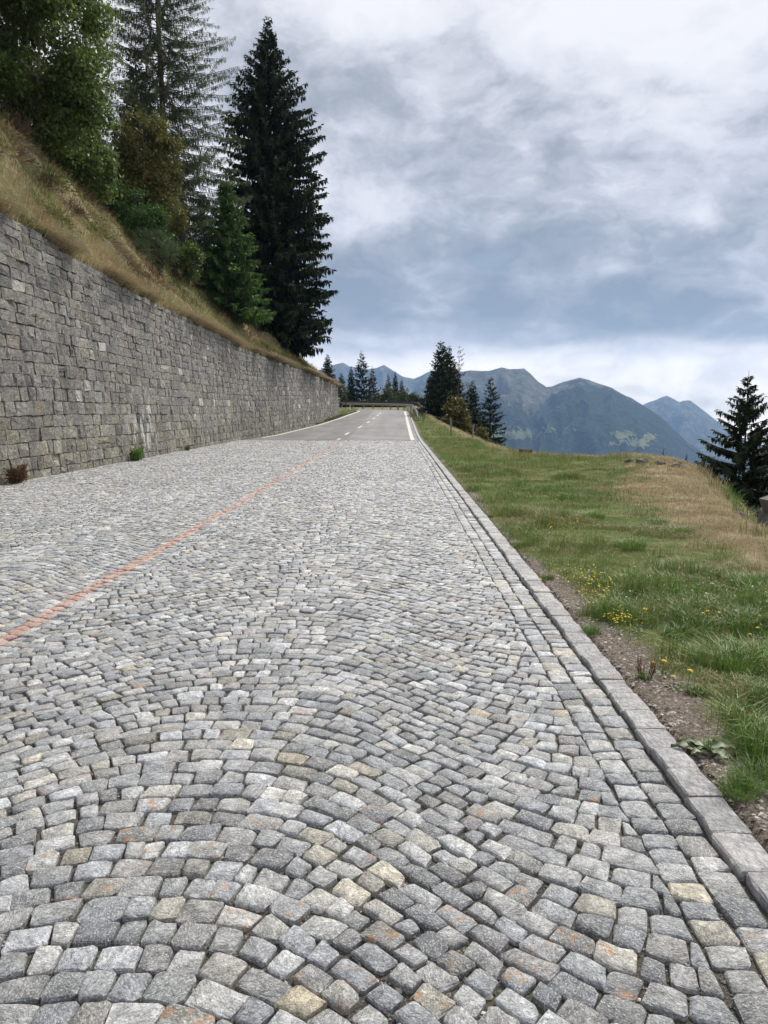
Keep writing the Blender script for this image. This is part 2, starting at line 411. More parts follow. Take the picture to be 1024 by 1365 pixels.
def mat_ground():
    m, (N, M, ramp, mix, noise, mapping, L) = new_mat('verge_soil')
    pos = N('ShaderNodeNewGeometry').outputs['Position']
    at = N('ShaderNodeAttribute', attribute_name='tint'); sc = N('ShaderNodeSeparateColor', i_0=at.outputs['Color'])
    gravel, dry, rock = sc.outputs[:3]
    n1 = noise(pos, 60.0, 4, 0.7); n2 = noise(pos, 4.5, 5, 0.62); n3 = noise(pos, 0.7, 4, 0.6)
    green = ramp(n2, [(0.3, (0.060, 0.090, 0.022)), (0.5, (0.105, 0.140, 0.036)), (0.7, (0.19, 0.185, 0.075))])
    green = mix(1.0, green, ramp(n1, [(0.3, 0.7), (0.7, 1.3)]), 'MULTIPLY')
    dryc = ramp(n2, [(0.3, (0.17, 0.125, 0.07)), (0.5, (0.30, 0.235, 0.135)), (0.7, (0.42, 0.34, 0.21))])
    dryc = mix(1.0, dryc, ramp(n1, [(0.3, 0.75), (0.7, 1.25)]), 'MULTIPLY')
    grv = ramp(n1, [(0.28, (0.085, 0.066, 0.05)), (0.5, (0.185, 0.15, 0.12)), (0.68, (0.36, 0.32, 0.28))])
    c = mix(dry, green, dryc)
    c = mix(gravel, c, grv)
    c = mix(rock, c, ramp(n2, [(0.3, (0.075, 0.052, 0.042)), (0.7, (0.21, 0.16, 0.13))]))
    finish(N, L, c, 0.95, bump(N, M('MULTIPLY_ADD', n2, 2.0, n1), 0.03), 0.15)
    return m

def mat_tint(name, stops, rough=0.7, trans=0.0, spec=0.2, nscale=None, namp=0.25):
    """colour by the per-piece random in tint.r; tint.g shifts value"""
    m, (N, M, ramp, mix, noise, mapping, L) = new_mat(name)
    at = N('ShaderNodeAttribute', attribute_name='tint'); sc = N('ShaderNodeSeparateColor', i_0=at.outputs['Color'])
    c = ramp(sc.outputs[0], stops)
    c = mix(1.0, c, ramp(sc.outputs[1], [(0.0, 0.55), (0.5, 1.0), (1.0, 1.5)]), 'MULTIPLY')
    nrm = None
    if nscale:
        pos = N('ShaderNodeTexCoord').outputs['Object']
        n = noise(pos, nscale, 5, 0.65)
        c = mix(1.0, c, ramp(n, [(0.3, 1 - namp), (0.7, 1 + namp)]), 'MULTIPLY')
        nrm = bump(N, n, 0.02)
    finish(N, L, c, rough, nrm, spec, trans)
    return m

def mat_bark(name, a, b, zs=0.25):
    m, (N, M, ramp, mix, noise, mapping, L) = new_mat(name)
    pos = N('ShaderNodeTexCoord').outputs['Object']
    n = noise(mapping(pos, (9, 9, 9 * zs)), 1.0, 6, 0.68)
    finish(N, L, ramp(n, [(0.32, a), (0.68, b)]), 0.9, bump(N, n, 0.04), 0.15)
    return m

def mat_mountain():
    m, (N, M, ramp, mix, noise, mapping, L) = new_mat('mountain_forest_and_rock')
    geo = N('ShaderNodeNewGeometry'); pos = geo.outputs['Position']
    sp = N('ShaderNodeSeparateXYZ', i_0=pos); z = sp.outputs[2]
    at = N('ShaderNodeAttribute', attribute_name='tint'); sc = N('ShaderNodeSeparateColor', i_0=at.outputs['Color'])
    fine = noise(pos, 0.075, 4, 0.7); med = noise(pos, 0.012, 5, 0.6); big = noise(pos, 0.0035, 4, 0.6)
    forest = ramp(fine, [(0.3, (0.006, 0.012, 0.008)), (0.5, (0.024, 0.036, 0.022)), (0.70, (0.065, 0.080, 0.046))])
    meadow = ramp(med, [(0.3, (0.12, 0.150, 0.060)), (0.7, (0.25, 0.265, 0.125))])
    rock = ramp(noise(mapping(pos, (1, 1, 0.45)), 0.02, 7, 0.7), [(0.3, (0.060, 0.062, 0.046)), (0.52, (0.125, 0.125, 0.095)), (0.72, (0.26, 0.25, 0.22))])
    alp = sc.outputs[0]      # how far above the tree line
    e = M('ADD', alp, M('MULTIPLY_ADD', med, 1.3, M('MULTIPLY_ADD', fine, 0.5, -0.90)))
    c = mix(ramp(e, [(0.45, 0.0), (0.56, 1.0)]), forest, rock)
    md = M('ADD', sc.outputs[1], M('MULTIPLY_ADD', med, 1.8, M('MULTIPLY_ADD', noise(pos, 0.034, 4, 0.65), 2.2, M('MULTIPLY_ADD', fine, 1.0, -2.62))))
    c = mix(ramp(md, [(0.50, 0.0), (0.55, 1.0)]), c, meadow)
    nrm = bump(N, M('MULTIPLY_ADD', fine, 0.6, M('MULTIPLY', med, 1.6)), 30.0, 1.0)
    finish(N, L, c, 0.95, nrm, 0.05)
    return m

def mat_plain(name, col, rough=0.6, metal=0.0, spec=0.4, nscale=12.0, amp=0.2):
    m, (N, M, ramp, mix, noise, mapping, L) = new_mat(name)
    pos = N('ShaderNodeTexCoord').outputs['Object']
    n = noise(pos, nscale, 5, 0.65)
    c = mix(1.0, col, ramp(n, [(0.3, 1 - amp), (0.7, 1 + amp)]), 'MULTIPLY')
    finish(N, L, c, rough, bump(N, n, 0.004), spec, 0, metal)
    return m

MT = dict(
    cobble=mat_cobble(), joint=mat_joint(), asphalt=mat_asphalt(), white=mat_paint('white_road_paint', (0.62, 0.60, 0.54)),
    kerb=mat_kerb(), wall=mat_wall(), ground=mat_ground(), mountain=mat_mountain(),
    mortar=mat_plain('old_mortar', (0.17, 0.163, 0.148), 0.95, 0, 0.1, 14.0, 0.4),
    gravel=mat_tint('loose_gravel', [(0, (0.12, 0.10, 0.085)), (0.5, (0.26, 0.225, 0.19)), (1, (0.52, 0.48, 0.43))], 0.9),
    grass=mat_tint('meadow_grass', [(0, (0.36, 0.29, 0.15)), (0.14, (0.27, 0.245, 0.10)), (0.30, (0.145, 0.195, 0.048)), (0.7, (0.092, 0.180, 0.034)), (1, (0.17, 0.27, 0.058))], 0.55, 0.25, 0.3),
    straw=mat_tint('dry_grass', [(0, (0.12, 0.078, 0.045)), (0.3, (0.28, 0.215, 0.12)), (0.6, (0.46, 0.385, 0.235)), (0.8, (0.25, 0.24, 0.095)), (1, (0.11, 0.14, 0.04))], 0.7, 0.25, 0.2),
    spruce=mat_tint('spruce_needles', [(0, (0.011, 0.019, 0.009)), (0.6, (0.022, 0.036, 0.015)), (1, (0.048, 0.068, 0.026))], 0.65, 0.0, 0.12),
    young=mat_tint('young_spruce_needles', [(0, (0.028, 0.058, 0.018)), (0.6, (0.065, 0.130, 0.030)), (1, (0.13, 0.22, 0.055))], 0.6, 0.25, 0.15),
    larch=mat_tint('larch_needles', [(0, (0.044, 0.066, 0.032)), (0.6, (0.085, 0.118, 0.056)), (1, (0.145, 0.18, 0.085))], 0.65, 0.3, 0.12),
    birch=mat_tint('birch_leaves', [(0, (0.055, 0.090, 0.022)), (0.6, (0.11, 0.160, 0.038)), (1, (0.20, 0.24, 0.065))], 0.5, 0.4, 0.25),
    bush=mat_tint('muted_bush_leaves', [(0, (0.030, 0.048, 0.020)), (0.6, (0.062, 0.085, 0.034)), (1, (0.12, 0.14, 0.055))], 0.55, 0.25, 0.2),
    olive=mat_tint('turning_leaves', [(0, (0.070, 0.066, 0.022)), (0.5, (0.125, 0.125, 0.036)), (1, (0.22, 0.20, 0.06))], 0.55, 0.25, 0.2),
    brown=mat_tint('brown_twigs', [(0, (0.055, 0.032, 0.022)), (0.5, (0.11, 0.068, 0.045)), (1, (0.19, 0.125, 0.075))], 0.8, 0.1, 0.1),
    leaf=mat_tint('broad_leaves', [(0, (0.045, 0.07, 0.025)), (0.5, (0.085, 0.125, 0.05)), (1, (0.14, 0.18, 0.075))], 0.5, 0.15, 0.35),
    bark=mat_bark('conifer_bark', (0.035, 0.028, 0.022), (0.11, 0.09, 0.072)),
    birchbark=mat_bark('birch_bark', (0.10, 0.09, 0.075), (0.42, 0.39, 0.33), 2.0),
    wood=mat_bark('weathered_wood', (0.14, 0.12, 0.10), (0.36, 0.32, 0.27), 0.15),
    sawn=mat_plain('sawn_wood', (0.55, 0.45, 0.30), 0.8, 0, 0.2, 30),
    zinc=mat_plain('galvanised_steel', (0.30, 0.295, 0.28), 0.5, 0.55, 0.5, 3.0, 0.18),
    darksteel=mat_plain('dark_weathered_rail', (0.055, 0.048, 0.042), 0.7, 0.1, 0.3, 6.0, 0.3),
    boulder=mat_plain('boulder_stone', (0.13, 0.125, 0.118), 0.9, 0, 0.2, 5.0, 0.45),
    whiteplastic=mat_plain('white_plastic', (0.75, 0.75, 0.74), 0.5, 0, 0.4, 20, 0.06),
    black=mat_plain('black_band', (0.02, 0.02, 0.022), 0.6),
    yellow=mat_plain('yellow_petals', (0.80, 0.58, 0.015), 0.6, 0, 0.2, 80, 0.12),
    stem=mat_plain('green_stems', (0.085, 0.13, 0.035), 0.6, 0, 0.2, 50, 0.2),
    dock=mat_plain('dock_seed_heads', (0.11, 0.045, 0.028), 0.8, 0, 0.1, 120, 0.45),
    valley=mat_plain('valley_ground', (0.035, 0.05, 0.025), 0.95, 0, 0.05, 0.02, 0.5),
)

# ------------------------------------------------------------------ shape of the place
def sm(t): t = np.clip(t, 0, 1); return t * t * (3 - 2 * t)
def zroad(y):
    y = np.asarray(y, float)
    t = np.clip(y - 40.0, 0, None)
    return np.where(t < 12, 0.036 * t * t / 24, 0.036 * (t - 6)) - 0.0002 * np.clip(y - 85, 0, None) ** 2
KX0, KX1 = 1.194, 1.350           # kerb
_ey = np.array([-30, 5, 9, 12.4, 14, 17.8, 21.3, 24.0, 26.0, 28.0, 31, 39, 50, 60, 75, 95, 140])
_ex = np.array([4.6, 4.6, 4.9, 5.5, 6.0, 7.1, 8.1, 8.7, 7.6, 5.9, 4.9, 4.9, 4.5, 4.0, 3.4, 3.2, 3.0])
def edge_x(y): return np.interp(y, _ey, _ex)
def zverge(x, y):
    """ground right of the kerb"""
    x = np.asarray(x, float); y = np.asarray(y, float)
    e = x - edge_x(y) + (fbm(x * 0.6, y * 0.6, 5, 3) - 0.5) * 0.9
    z = zroad(y) + 0.012 - 0.05 * (1 - sm((x - 1.345) / 0.05))
    t = sm((x - 1.35) / 1.2)
    z = z + t * ((fbm(x * 0.8, y * 0.8, 11, 4) - 0.5) * 0.16 + (fbm(x * 3.1, y * 3.1, 23, 3) - 0.5) * 0.06)
    z = z + 0.24 * np.exp(-((x - 7.4) / 1.6) ** 2 - ((y - 23.0) / 3.0) ** 2)
    k = 0.55
    drop = np.where(e > -k, np.where(e < k, (e + k) ** 2 / (4 * k), e), 0.0)
    z = z - drop * 0.80 * (0.85 + 0.3 * fbm(x * 0.25, y * 0.25, 31, 2))
    return z
WX = -8.72                        # foot of the wall face along the straight
_wy = np.array([0, 44, 51, 60, 70, 78, 200]); _wx = np.array([-8.72, -8.66, -7.85, -6.75, -6.05, -5.75, -5.75])
def wx(y): return np.interp(y, _wy, _wx)
BAT = 0.075                       # batter
WY0, WY1 = 11.0, 77.0
def zfoot(y): return zroad(y) * 0.75
def ztop(y): return np.interp(y, [0, 17, 21, 27, 39, 56, 66, 77, 130], [6.22, 6.18, 5.98, 5.62, 5.42, 4.72, 4.35, 3.95, 3.6])
def xtop(y): return wx(y) - BAT * ztop(y)
def zhill(s, y):
    """hillside height at distance s behind the top of the wall face"""
    s = np.asarray(s, float); y = np.asarray(y, float)
    a = np.interp(y, [0, 20, 27, 40, 55, 66, 77, 110], [1.26, 1.24, 1.18, 1.08, 0.98, 0.86, 0.70, 0.5])
    z = ztop(y) - 0.05 + a * np.where(s < 9, s - 0.35 * np.clip(1 - s / 1.0, 0, 1) * s, 9 + (s - 9) * 0.75)
    z = z + sm(s / 1.2) * ((fbm(s * 0.45, y * 0.35, 41, 4) - 0.5) * 1.9 + (fbm(s * 1.3, y * 1.1, 47, 3) - 0.5) * 0.9)
    return z

def grid(name, xs, ys, zf, mat, tintf=None, smooth=True):
    X, Y = np.meshgrid(xs, ys)
    Z = zf(X, Y)
    V = np.stack([X, Y, Z], -1).reshape(-1, 3)
    ny, nx = X.shape
    i = np.arange(ny - 1)[:, None] * nx; j = np.arange(nx - 1)[None]
    Q = np.stack([i + j, i + j + 1, i + nx + j + 1, i + nx + j], -1).reshape(-1, 4)
    t = None
    if tintf is not None: t = np.stack([np.broadcast_to(a, X.shape) for a in tintf(X, Y)], -1).reshape(-1, 4)
    return mesh(name, V, None, Q, t, smooth, mat)

# ---------------- ground: near sheet right of the kerb and ahead
def verge_tint(x, y):
    n = fbm(x * 1.7, y * 1.7, 61, 4)
    wid = np.interp(y, [2, 3.4, 4.4, 5.2, 6.2, 9, 20, 60], [0.45, 0.32, 0.42, 0.26, 0.10, 0.02, 0.03, 0.05])
    gv = np.clip(1 - (x - 1.33 - wid - (n - 0.5) * np.interp(y, [3, 8, 20], [0.9, 0.5, 0.35])) / 0.16, 0, 1)
    gv = np.maximum(gv, 0.9 * sm((fbm(x * 1.3, y * 1.3, 77, 3) - 0.54) / 0.06) * sm((2.6 - x) / 0.8) * sm((6.2 - y) / 1.5))
    e = x - edge_x(y)
    dr = sm((e + np.interp(y, [6, 10, 14, 20, 26], [1.5, 1.75, 1.9, 2.1, 1.6]) + (n - 0.5) * 2.4) / 0.8) * sm((30 - y) / 4) * sm((y - 4) / 3)
    dr = np.maximum(dr, sm((e + 0.9 + (n - 0.5) * 1.0) / 0.5) * 0.8)
    rk = sm((e - 0.15 + (n - 0.5) * 1.2) / 0.4) * 0.9
    return gv, dr, rk, np.ones_like(x)
xs = np.concatenate([[1.21, 1.30, 1.345, 1.365, 1.40], np.arange(1.46, 4, 0.09), np.arange(4, 10, 0.16), np.arange(10, 24, 0.8), np.linspace(24, 120, 28)])
ys = np.concatenate([np.arange(-24, 1, 2.5), np.arange(1, 14, 0.11), np.arange(14, 34, 0.22), np.arange(34, 75, 0.7), np.arange(75, 190, 4)])
gme = grid('ground', xs, ys, zverge, MT['ground'], verge_tint)
tag(link('ground', gme), 'grassy verge beside the road with bare gravel at the kerb, falling away on the right', None, None, 'structure')
# land under and beyond the road
def zunder(x, y):
    z = zroad(np.minimum(y, 112)) - 0.10
    z = z - np.clip(y - 112, 0, None) * 0.16 - np.clip(x - 1.15, 0, None) * 0.4
    return z + np.clip(-9.5 - x, 0, None) * 0.0
under = grid('roadbed', np.linspace(-40, 1.19, 30), np.concatenate([np.arange(-24, 110, 4.0), np.arange(110, 230, 10.0)]), zunder, MT['ground'], lambda x, y: (x * 0 + 0.3, x * 0 + 0.3, x * 0, x * 0 + 1))
tag(link('roadbed', under), 'earth under the road and beyond the bend', None, None, 'structure')

# ---------------- cobbled road
def arc(x):
    """row curve: arches towards the far end, flattening at the gutter and the centre seam"""
    return x
def rowcurve(x, xa, hl, hr):
    """height of a row above its ends, apex at xa, half widths hl / hr"""
    d = np.where(x < xa, (xa - x) / hl, (x - xa) / hr)
    w = np.where(x < xa, hl, hr)
    d = np.clip(d, 0, 1)
    # integral of slope tan = 0.72*sin-like bump that starts at 0, peaks at 0.6 and eases to 0.15
    return -w * (1.0 * (0.5 * d - np.sin(2 * pi * d * 0.92) / (2 * pi * 0.92) * 0.5) + 0.08 * d * d)

def make_stones():
    r = np.random.default_rng(21)
    out = []                     # quads (4,2)
    pitch = 0.113
    cols = [(-0.84, 1.72, 1.755), (-4.14, 1.56, 1.58), (-7.12, 1.46, 1.42)]
    for ci, (xa, hl, hr) in enumerate(cols):
        x0, x1 = xa - hl, xa + hr
        k0 = int(0.3 / pitch); k1 = int((ROAD_END + 1.3) / pitch)
        ph = r.uniform(0, pitch)
        for k in range(k0, k1):
            yb = k * pitch + ph + r.normal(0, 0.003)
            far = yb > 16
            x = x0
            wmean = r.uniform(0.096, 0.116)
            xsr = [x]
            while x < x1 - 0.001:
                d = (x - xa) / (hl if x < xa else hr)
                sl_ = 1.0 * (0.5 - 0.5 * math.cos(2 * pi * min(abs(d), 1) * 0.92))
                w = wmean * r.uniform(0.68, 1.36) * math.cos(math.atan(sl_)) ** 0.8
                x += w
                if x > x1 - 0.055: x = x1
                xsr.append(x)
            xsr = np.array(xsr)
            wob = lambda q, kk: 0.020 * (fbm(q * 3.2 + 3, np.full_like(q, kk * pitch * 1.3), 91 + ci, 2) - 0.5) * 2
            ya = yb + rowcurve(xsr, xa, hl, hr) + wob(xsr, k)
            yc = yb + pitch + rowcurve(xsr, xa, hl, hr) + wob(xsr, k + 1)
            # joints perpendicular to the row: shift the far corners sideways
            sl = np.gradient(rowcurve(xsr, xa, hl, hr), xsr)
            sh = -sl * pitch * 0.8
            a = np.stack([xsr[:-1], ya[:-1]], -1); b = np.stack([xsr[1:], ya[1:]], -1)
            ang = np.arctan(sl)
            nx = -np.sin(ang) * 0.92 * np.cos(ang) * pitch; nx[0] = 0; nx[-1] = 0
            c = np.stack([xsr[1:] + nx[1:], yb + pitch + rowcurve(xsr[1:] + nx[1:], xa, hl, hr) + wob(xsr[1:], k + 1)], -1)
            dd = np.stack([xsr[:-1] + nx[:-1], yb + pitch + rowcurve(xsr[:-1] + nx[:-1], xa, hl, hr) + wob(xsr[:-1], k + 1)], -1)
            out.append(np.stack([a, b, c, dd], 1))
    # gutter course beside the kerb
    for gx0, gx1 in ((0.918, 1.043), (1.048, 1.180)):
        y = 0.4; q = []
        while y < ROAD_END:
            l = r.uniform(0.085, 0.15); q.append([(gx0, y), (gx1, y), (gx1, y + l), (gx0, y + l)]); y += l
        out.append(np.array(q))
    # a straight course along the foot of the wall
    y = 8.0; q = []
    while y < ROAD_END:
        l = r.uniform(0.09, 0.16); q.append([(-8.70, y), (-8.56, y), (-8.56, y + l), (-8.70, y + l)]); y += l
    out.append(np.array(q))
    Q = np.concatenate(out)
    cen = Q.mean(1)
    keep = (cen[:, 1] < ROAD_END - 0.03 ) & (cen[:, 1] > 0.45) & (cen[:, 0] > -8.72) & (cen[:, 0] < 1.18)
    # only what the photo (and a step to the side) can see
    keep &= (np.abs(cen[:, 0] + 0.02 * cen[:, 1]) < cen[:, 1] * 0.53 + 2.2)
    return Q[keep]

def undul(x, y): return (fbm(x * 0.45, y * 0.45, 3, 2) - 0.5) * 0.035 * sm(y / 3)

def stones_geo(Q, n, seed, detail):
    """vectorised setts from quads: outline of n points, nearly flat top, small bevel, side; returns V (N, m, 3), tris of one stone, tints"""
    r = np.random.default_rng(seed)
    N = len(Q)
    cen = Q.mean(1)
    gap = r.uniform(0.002, 0.0065, (N, 4, 1))
    dirv = cen[:, None] - Q
    L = np.linalg.norm(dirv, axis=2, keepdims=True)
    q = Q + dirv / L * gap * 1.3 + r.normal(0, 0.0062, Q.shape)
    if n == 4:
        U = np.tile(np.array([-1, 1, 1, -1.0]), (N, 1)); W = np.tile(np.array([-1, -1, 1, 1.0]), (N, 1))
        cut = 0.96; U = U * cut; W = W * cut
    else:
        cu = r.uniform(0.66, 0.92, (N, 8))
        o = np.ones(N)
        U = [-cu[:, 0], cu[:, 1], o, o, cu[:, 4], -cu[:, 5], -o, -o]; W = [-o, -o, -cu[:, 2], cu[:, 3], o, o, cu[:, 6], -cu[:, 7]]
        if n == 10:
            U.insert(1, 0 * o + r.uniform(-0.3, 0.3, N)); W.insert(1, -o * r.uniform(0.97, 1.09, N))
            U.insert(6, 0 * o + r.uniform(-0.3, 0.3, N)); W.insert(6, o * r.uniform(0.97, 1.09, N))
        U = np.stack(U, 1); W = np.stack(W, 1)
        rad = 1 + r.normal(0, 0.036, (N, n)); U = U * rad; W = W * rad
    def bil(u, w):
        u = u[..., None]; w = w[..., None]
        return ((1 - u) * (1 - w) * q[:, None, 0] + (1 + u) * (1 - w) * q[:, None, 1] + (1 + u) * (1 + w) * q[:, None, 2] + (1 - u) * (1 + w) * q[:, None, 3]) / 4
    h = r.normal(0, 0.0026, (N, 1)) + undul(cen[:, 0], cen[:, 1])[:, None]
    tilt = r.normal(0, 0.026, (N, 1, 2))
    def ring(s, dz, jz, js=0.0):
        s = s * (1 + r.normal(0, js, (N, n)))
        xy = bil(U * s, W * s)
        z = h + dz + ((xy - cen[:, None]) * tilt).sum(2) + r.normal(0, jz, (N, n))
        return np.concatenate([xy, z[..., None]], 2)
    r1 = ring(0.91, 0.0, 0.0015, 0.025)
    r2 = ring(0.995, -0.0048, 0.0018)
    r3 = ring(1.0, -0.060, 0.0)
    ctr = np.concatenate([cen[:, None], (h + r.uniform(-0.001, 0.0045, (N, 1)))[..., None]], 2)
    V = np.concatenate([ctr, r1, r2, r3], 1)
    j = np.arange(n); k = (j + 1) % n
    T = [np.stack([0 * j, 1 + j, 1 + k], 1)]
    for a in (1, 1 + n):
        T.append(np.stack([a + j, a + n + j, a + n + k], 1)); T.append(np.stack([a + j, a + n + k, a + k], 1))
    T = np.concatenate(T)
    br = np.clip(r.beta(1.35, 1.45, (N,)), 0, 1)
    hue = r.random(N)
    t = np.stack([br, hue, r.random(N), (r.random(N) < 0.14) * r.uniform(0.4, 1, N)], 1)
    return V, T, t
def top_smooth(n, N=1):
    """smooth flags: the top fan is smooth, bevel and sides keep their edges"""
    return np.tile(np.concatenate([np.ones(n, bool), np.zeros(4 * n, bool)]), N)

Q = make_stones()
cen = Q.mean(1)
road = bpy.data.objects.new('cobbled_road', None); COL.objects.link(road); road.location = (-3.8, 2, 0)
tag(road, 'grey granite cobbled road laid in arcs with an orange centre line', None, None, 'structure')
px_, py_, dep_ = proj(np.column_stack([cen, np.zeros(len(cen))]))
inv = (px_ > -20) & (px_ < 1044) & (py_ < 1385)
rankv = np.where(inv, py_, -1)
order = np.argsort(-rankv)
near300 = np.zeros(len(Q), bool); near300[order[:300]] = True
dist = cen[:, 1]
V, T, t = stones_geo(Q[near300], 10, 5, True)
for i in range(len(V)):
    c0 = V[i].mean(0)
    me = mesh('cobblestone', V[i] - c0, T, None, np.repeat(t[i:i + 1], V.shape[1], 0), top_smooth(10), MT['cobble'])
    link('cobblestone', me, road, tuple(c0 - np.array(road.location)))
# everything beyond the 300 largest: one part, finer near, simpler far
parts = []
for sel, n, sd, dt in (((~near300) & (dist < 9), 10, 6, True), ((~near300) & (dist >= 9) & (dist < 17), 8, 7, True), ((~near300) & (dist >= 17), 4, 8, False)):
    if not sel.any(): continue
    V, T, t = stones_geo(Q[sel], n, sd, dt)
    N, m = V.shape[:2]
    parts.append((V.reshape(-1, 3) - np.array(road.location), (T[None] + (np.arange(N) * m)[:, None, None]).reshape(-1, 3), np.repeat(t, m, 0), top_smooth(n, N)))
vo = 0; VV = []; TT = []; AA = []; SS = []
for v_, t_, a_, s_ in parts: VV.append(v_); TT.append(t_ + vo); AA.append(a_); SS.append(s_); vo += len(v_)
o = link('cobblestones', mesh('cobblestones', np.vstack(VV), np.vstack(TT), None, np.vstack(AA), np.concatenate(SS), MT['cobble']), road); o['kind'] = 'stuff'
print('setts', len(Q), 'tris', sum(len(t_) for t_ in TT))
# joint bed
jb = grid('joint_bed', np.linspace(-8.8, 1.20, 60), np.concatenate([np.arange(-14, 1, 3.0), np.arange(1, ROAD_END + 0.02, 0.4), [ROAD_END]]), lambda x, y: -0.018 + undul(x, y), MT['joint'])
jo = link('joint_bed', jb, road); jo.location = tuple(-np.array(road.location))
# grit in the joints
def grit(name, pts, size, seed, mat, parent=None, off=(0, 0, 0), flat=0.7):
    r = np.random.default_rng(seed); N = len(pts)
    o8 = np.array([(1, 0, 0), (0, 1, 0), (-1, 0, 0), (0, -1, 0), (0, 0, 1), (0, 0, -1)], float)
    T8 = np.array([(0, 1, 4), (1, 2, 4), (2, 3, 4), (3, 0, 4), (1, 0, 5), (2, 1, 5), (3, 2, 5), (0, 3, 5)])
    s = size * np.exp(r.normal(0, 0.45, (N, 1, 1)))
    V = o8[None] * s * (1 + r.normal(0, 0.3, (N, 6, 1))) * np.array([1, 1, flat])
    a = r.uniform(0, 2 * pi, N); ca, sa = np.cos(a)[:, None], np.sin(a)[:, None]
    V = np.stack([V[..., 0] * ca - V[..., 1] * sa, V[..., 0] * sa + V[..., 1] * ca, V[..., 2]], -1) + pts[:, None] - np.array(off)
    t = np.stack([r.random(N), r.uniform(0.3, 0.7, N), r.random(N), r.random(N)], 1)
    me = mesh(name, V.reshape(-1, 3), (T8[None] + (np.arange(N) * 6)[:, None, None]).reshape(-1, 3), None, np.repeat(t, 6, 0), False, mat)
    o = link(name, me, parent); o['kind'] = 'stuff'; return o
r = np.random.default_rng(55)
gy = 1.2 + 6.5 * r.random(16000) ** 1.6
gx = -2.6 * (gy / 4) + (1.16 + 2.6 * gy / 4) * r.random(16000)
gx = np.clip(gx, -6, 1.16)
grit('joint_grit', np.column_stack([gx, gy, -0.015 + undul(gx, gy)]), 0.0048, 56, MT['gravel'], road, road.location)

# ---------------- asphalt beyond
def left_edge(y): return np.interp(y, [42, 48, 51, 60, 70, 78, 87, 95, 102], [-8.60, -7.75, -7.45, -6.35, -5.62, -5.25, -4.7, -4.5, -5.4])
ay = np.concatenate([np.arange(ROAD_END, 92, 1.0), ])
Vv = []; 
ar = bpy.data.objects.new('asphalt_road', None); COL.objects.link(ar); ar.location = (-3.5, ROAD_END, 0)
tag(ar, 'grey asphalt road with white lines rising to a left bend', None, None, 'structure')
# centreline swings left round the bend
def road_frame():
    ys_ = np.arange(ROAD_END, 88.01, 1.0)
    L_ = [np.array([left_edge(y), y, zroad(y)]) for y in ys_]
    R_ = [np.array([1.18, y, zroad(y)]) for y in ys_]
    cx, cy = -16.6, 88.0              # bend centre, turning left
    ri, ro = cx * -1 - 4.6, cx * -1 + 1.18
    for t in np.linspace(0.05, 1.25, 22):
        k = zroad(88 + t * 12)
        L_.append(np.array([cx + ri * cos(t), cy + ri * sin(t), k - 0.02])); R_.append(np.array([cx + ro * cos(t), cy + ro * sin(t), k]))
    return np.array(L_), np.array(R_)
RL, RR = road_frame()
def lateral(i, f): return RL[i] * (1 - f) + RR[i] * f
nf = 12
Vg = np.stack([RL * (1 - f) + RR * f for f in np.linspace(0, 1, nf)], 1)
m_ = len(RL); i = np.arange(m_ - 1)[:, None] * nf; j = np.arange(nf - 1)[None]
Qd = np.stack([i + j, i + j + 1, i + nf + j + 1, i + nf + j], -1).reshape(-1, 4)
link('asphalt', mesh('asphalt', Vg.reshape(-1, 3) - np.array(ar.location), None, Qd, None, True, MT['asphalt']), ar)
def strip(name, pts, w, lift=0.005):
    pts = np.asarray(pts, float); tg = np.gradient(pts, axis=0); nn = np.stack([tg[:, 1], -tg[:, 0], 0 * tg[:, 0]], 1); nn /= np.linalg.norm(nn, axis=1)[:, None]
    a = pts - nn * w / 2; b = pts + nn * w / 2; V = np.stack([a, b], 1).reshape(-1, 3) + np.array([0, 0, lift])
    k = np.arange(len(pts) - 1) * 2
    return link(name, mesh(name, V - np.array(ar.location), None, np.stack([k, k + 1, k + 3, k + 2], 1), None, True, MT['white']), ar)
rl = np.array([RR[i] + np.array([-0.34, 0, 0]) for i in range(0, 47)])
strip('edge_line', np.vstack([rl]), 0.22)
ll = np.array([RL[i] + np.array([0.28, 0, 0]) for i in range(3, 60)])
strip('edge_line', ll, 0.20)
def cxl(y): return np.interp(y, [42, 50, 61, 72, 80, 90], [-3.30, -3.25, -2.55, -2.15, -1.9, -1.8])
for y0, y1 in ((42.6, 44.0), (48.5, 51.0), (56, 58.6), (63, 65.6), (70, 72.4), (76.5, 78.6), (82, 84)):
    yy = np.linspace(y0, y1, 4)
    strip('lane_dash', np.column_stack([cxl(yy), yy, zroad(yy)]), 0.17)

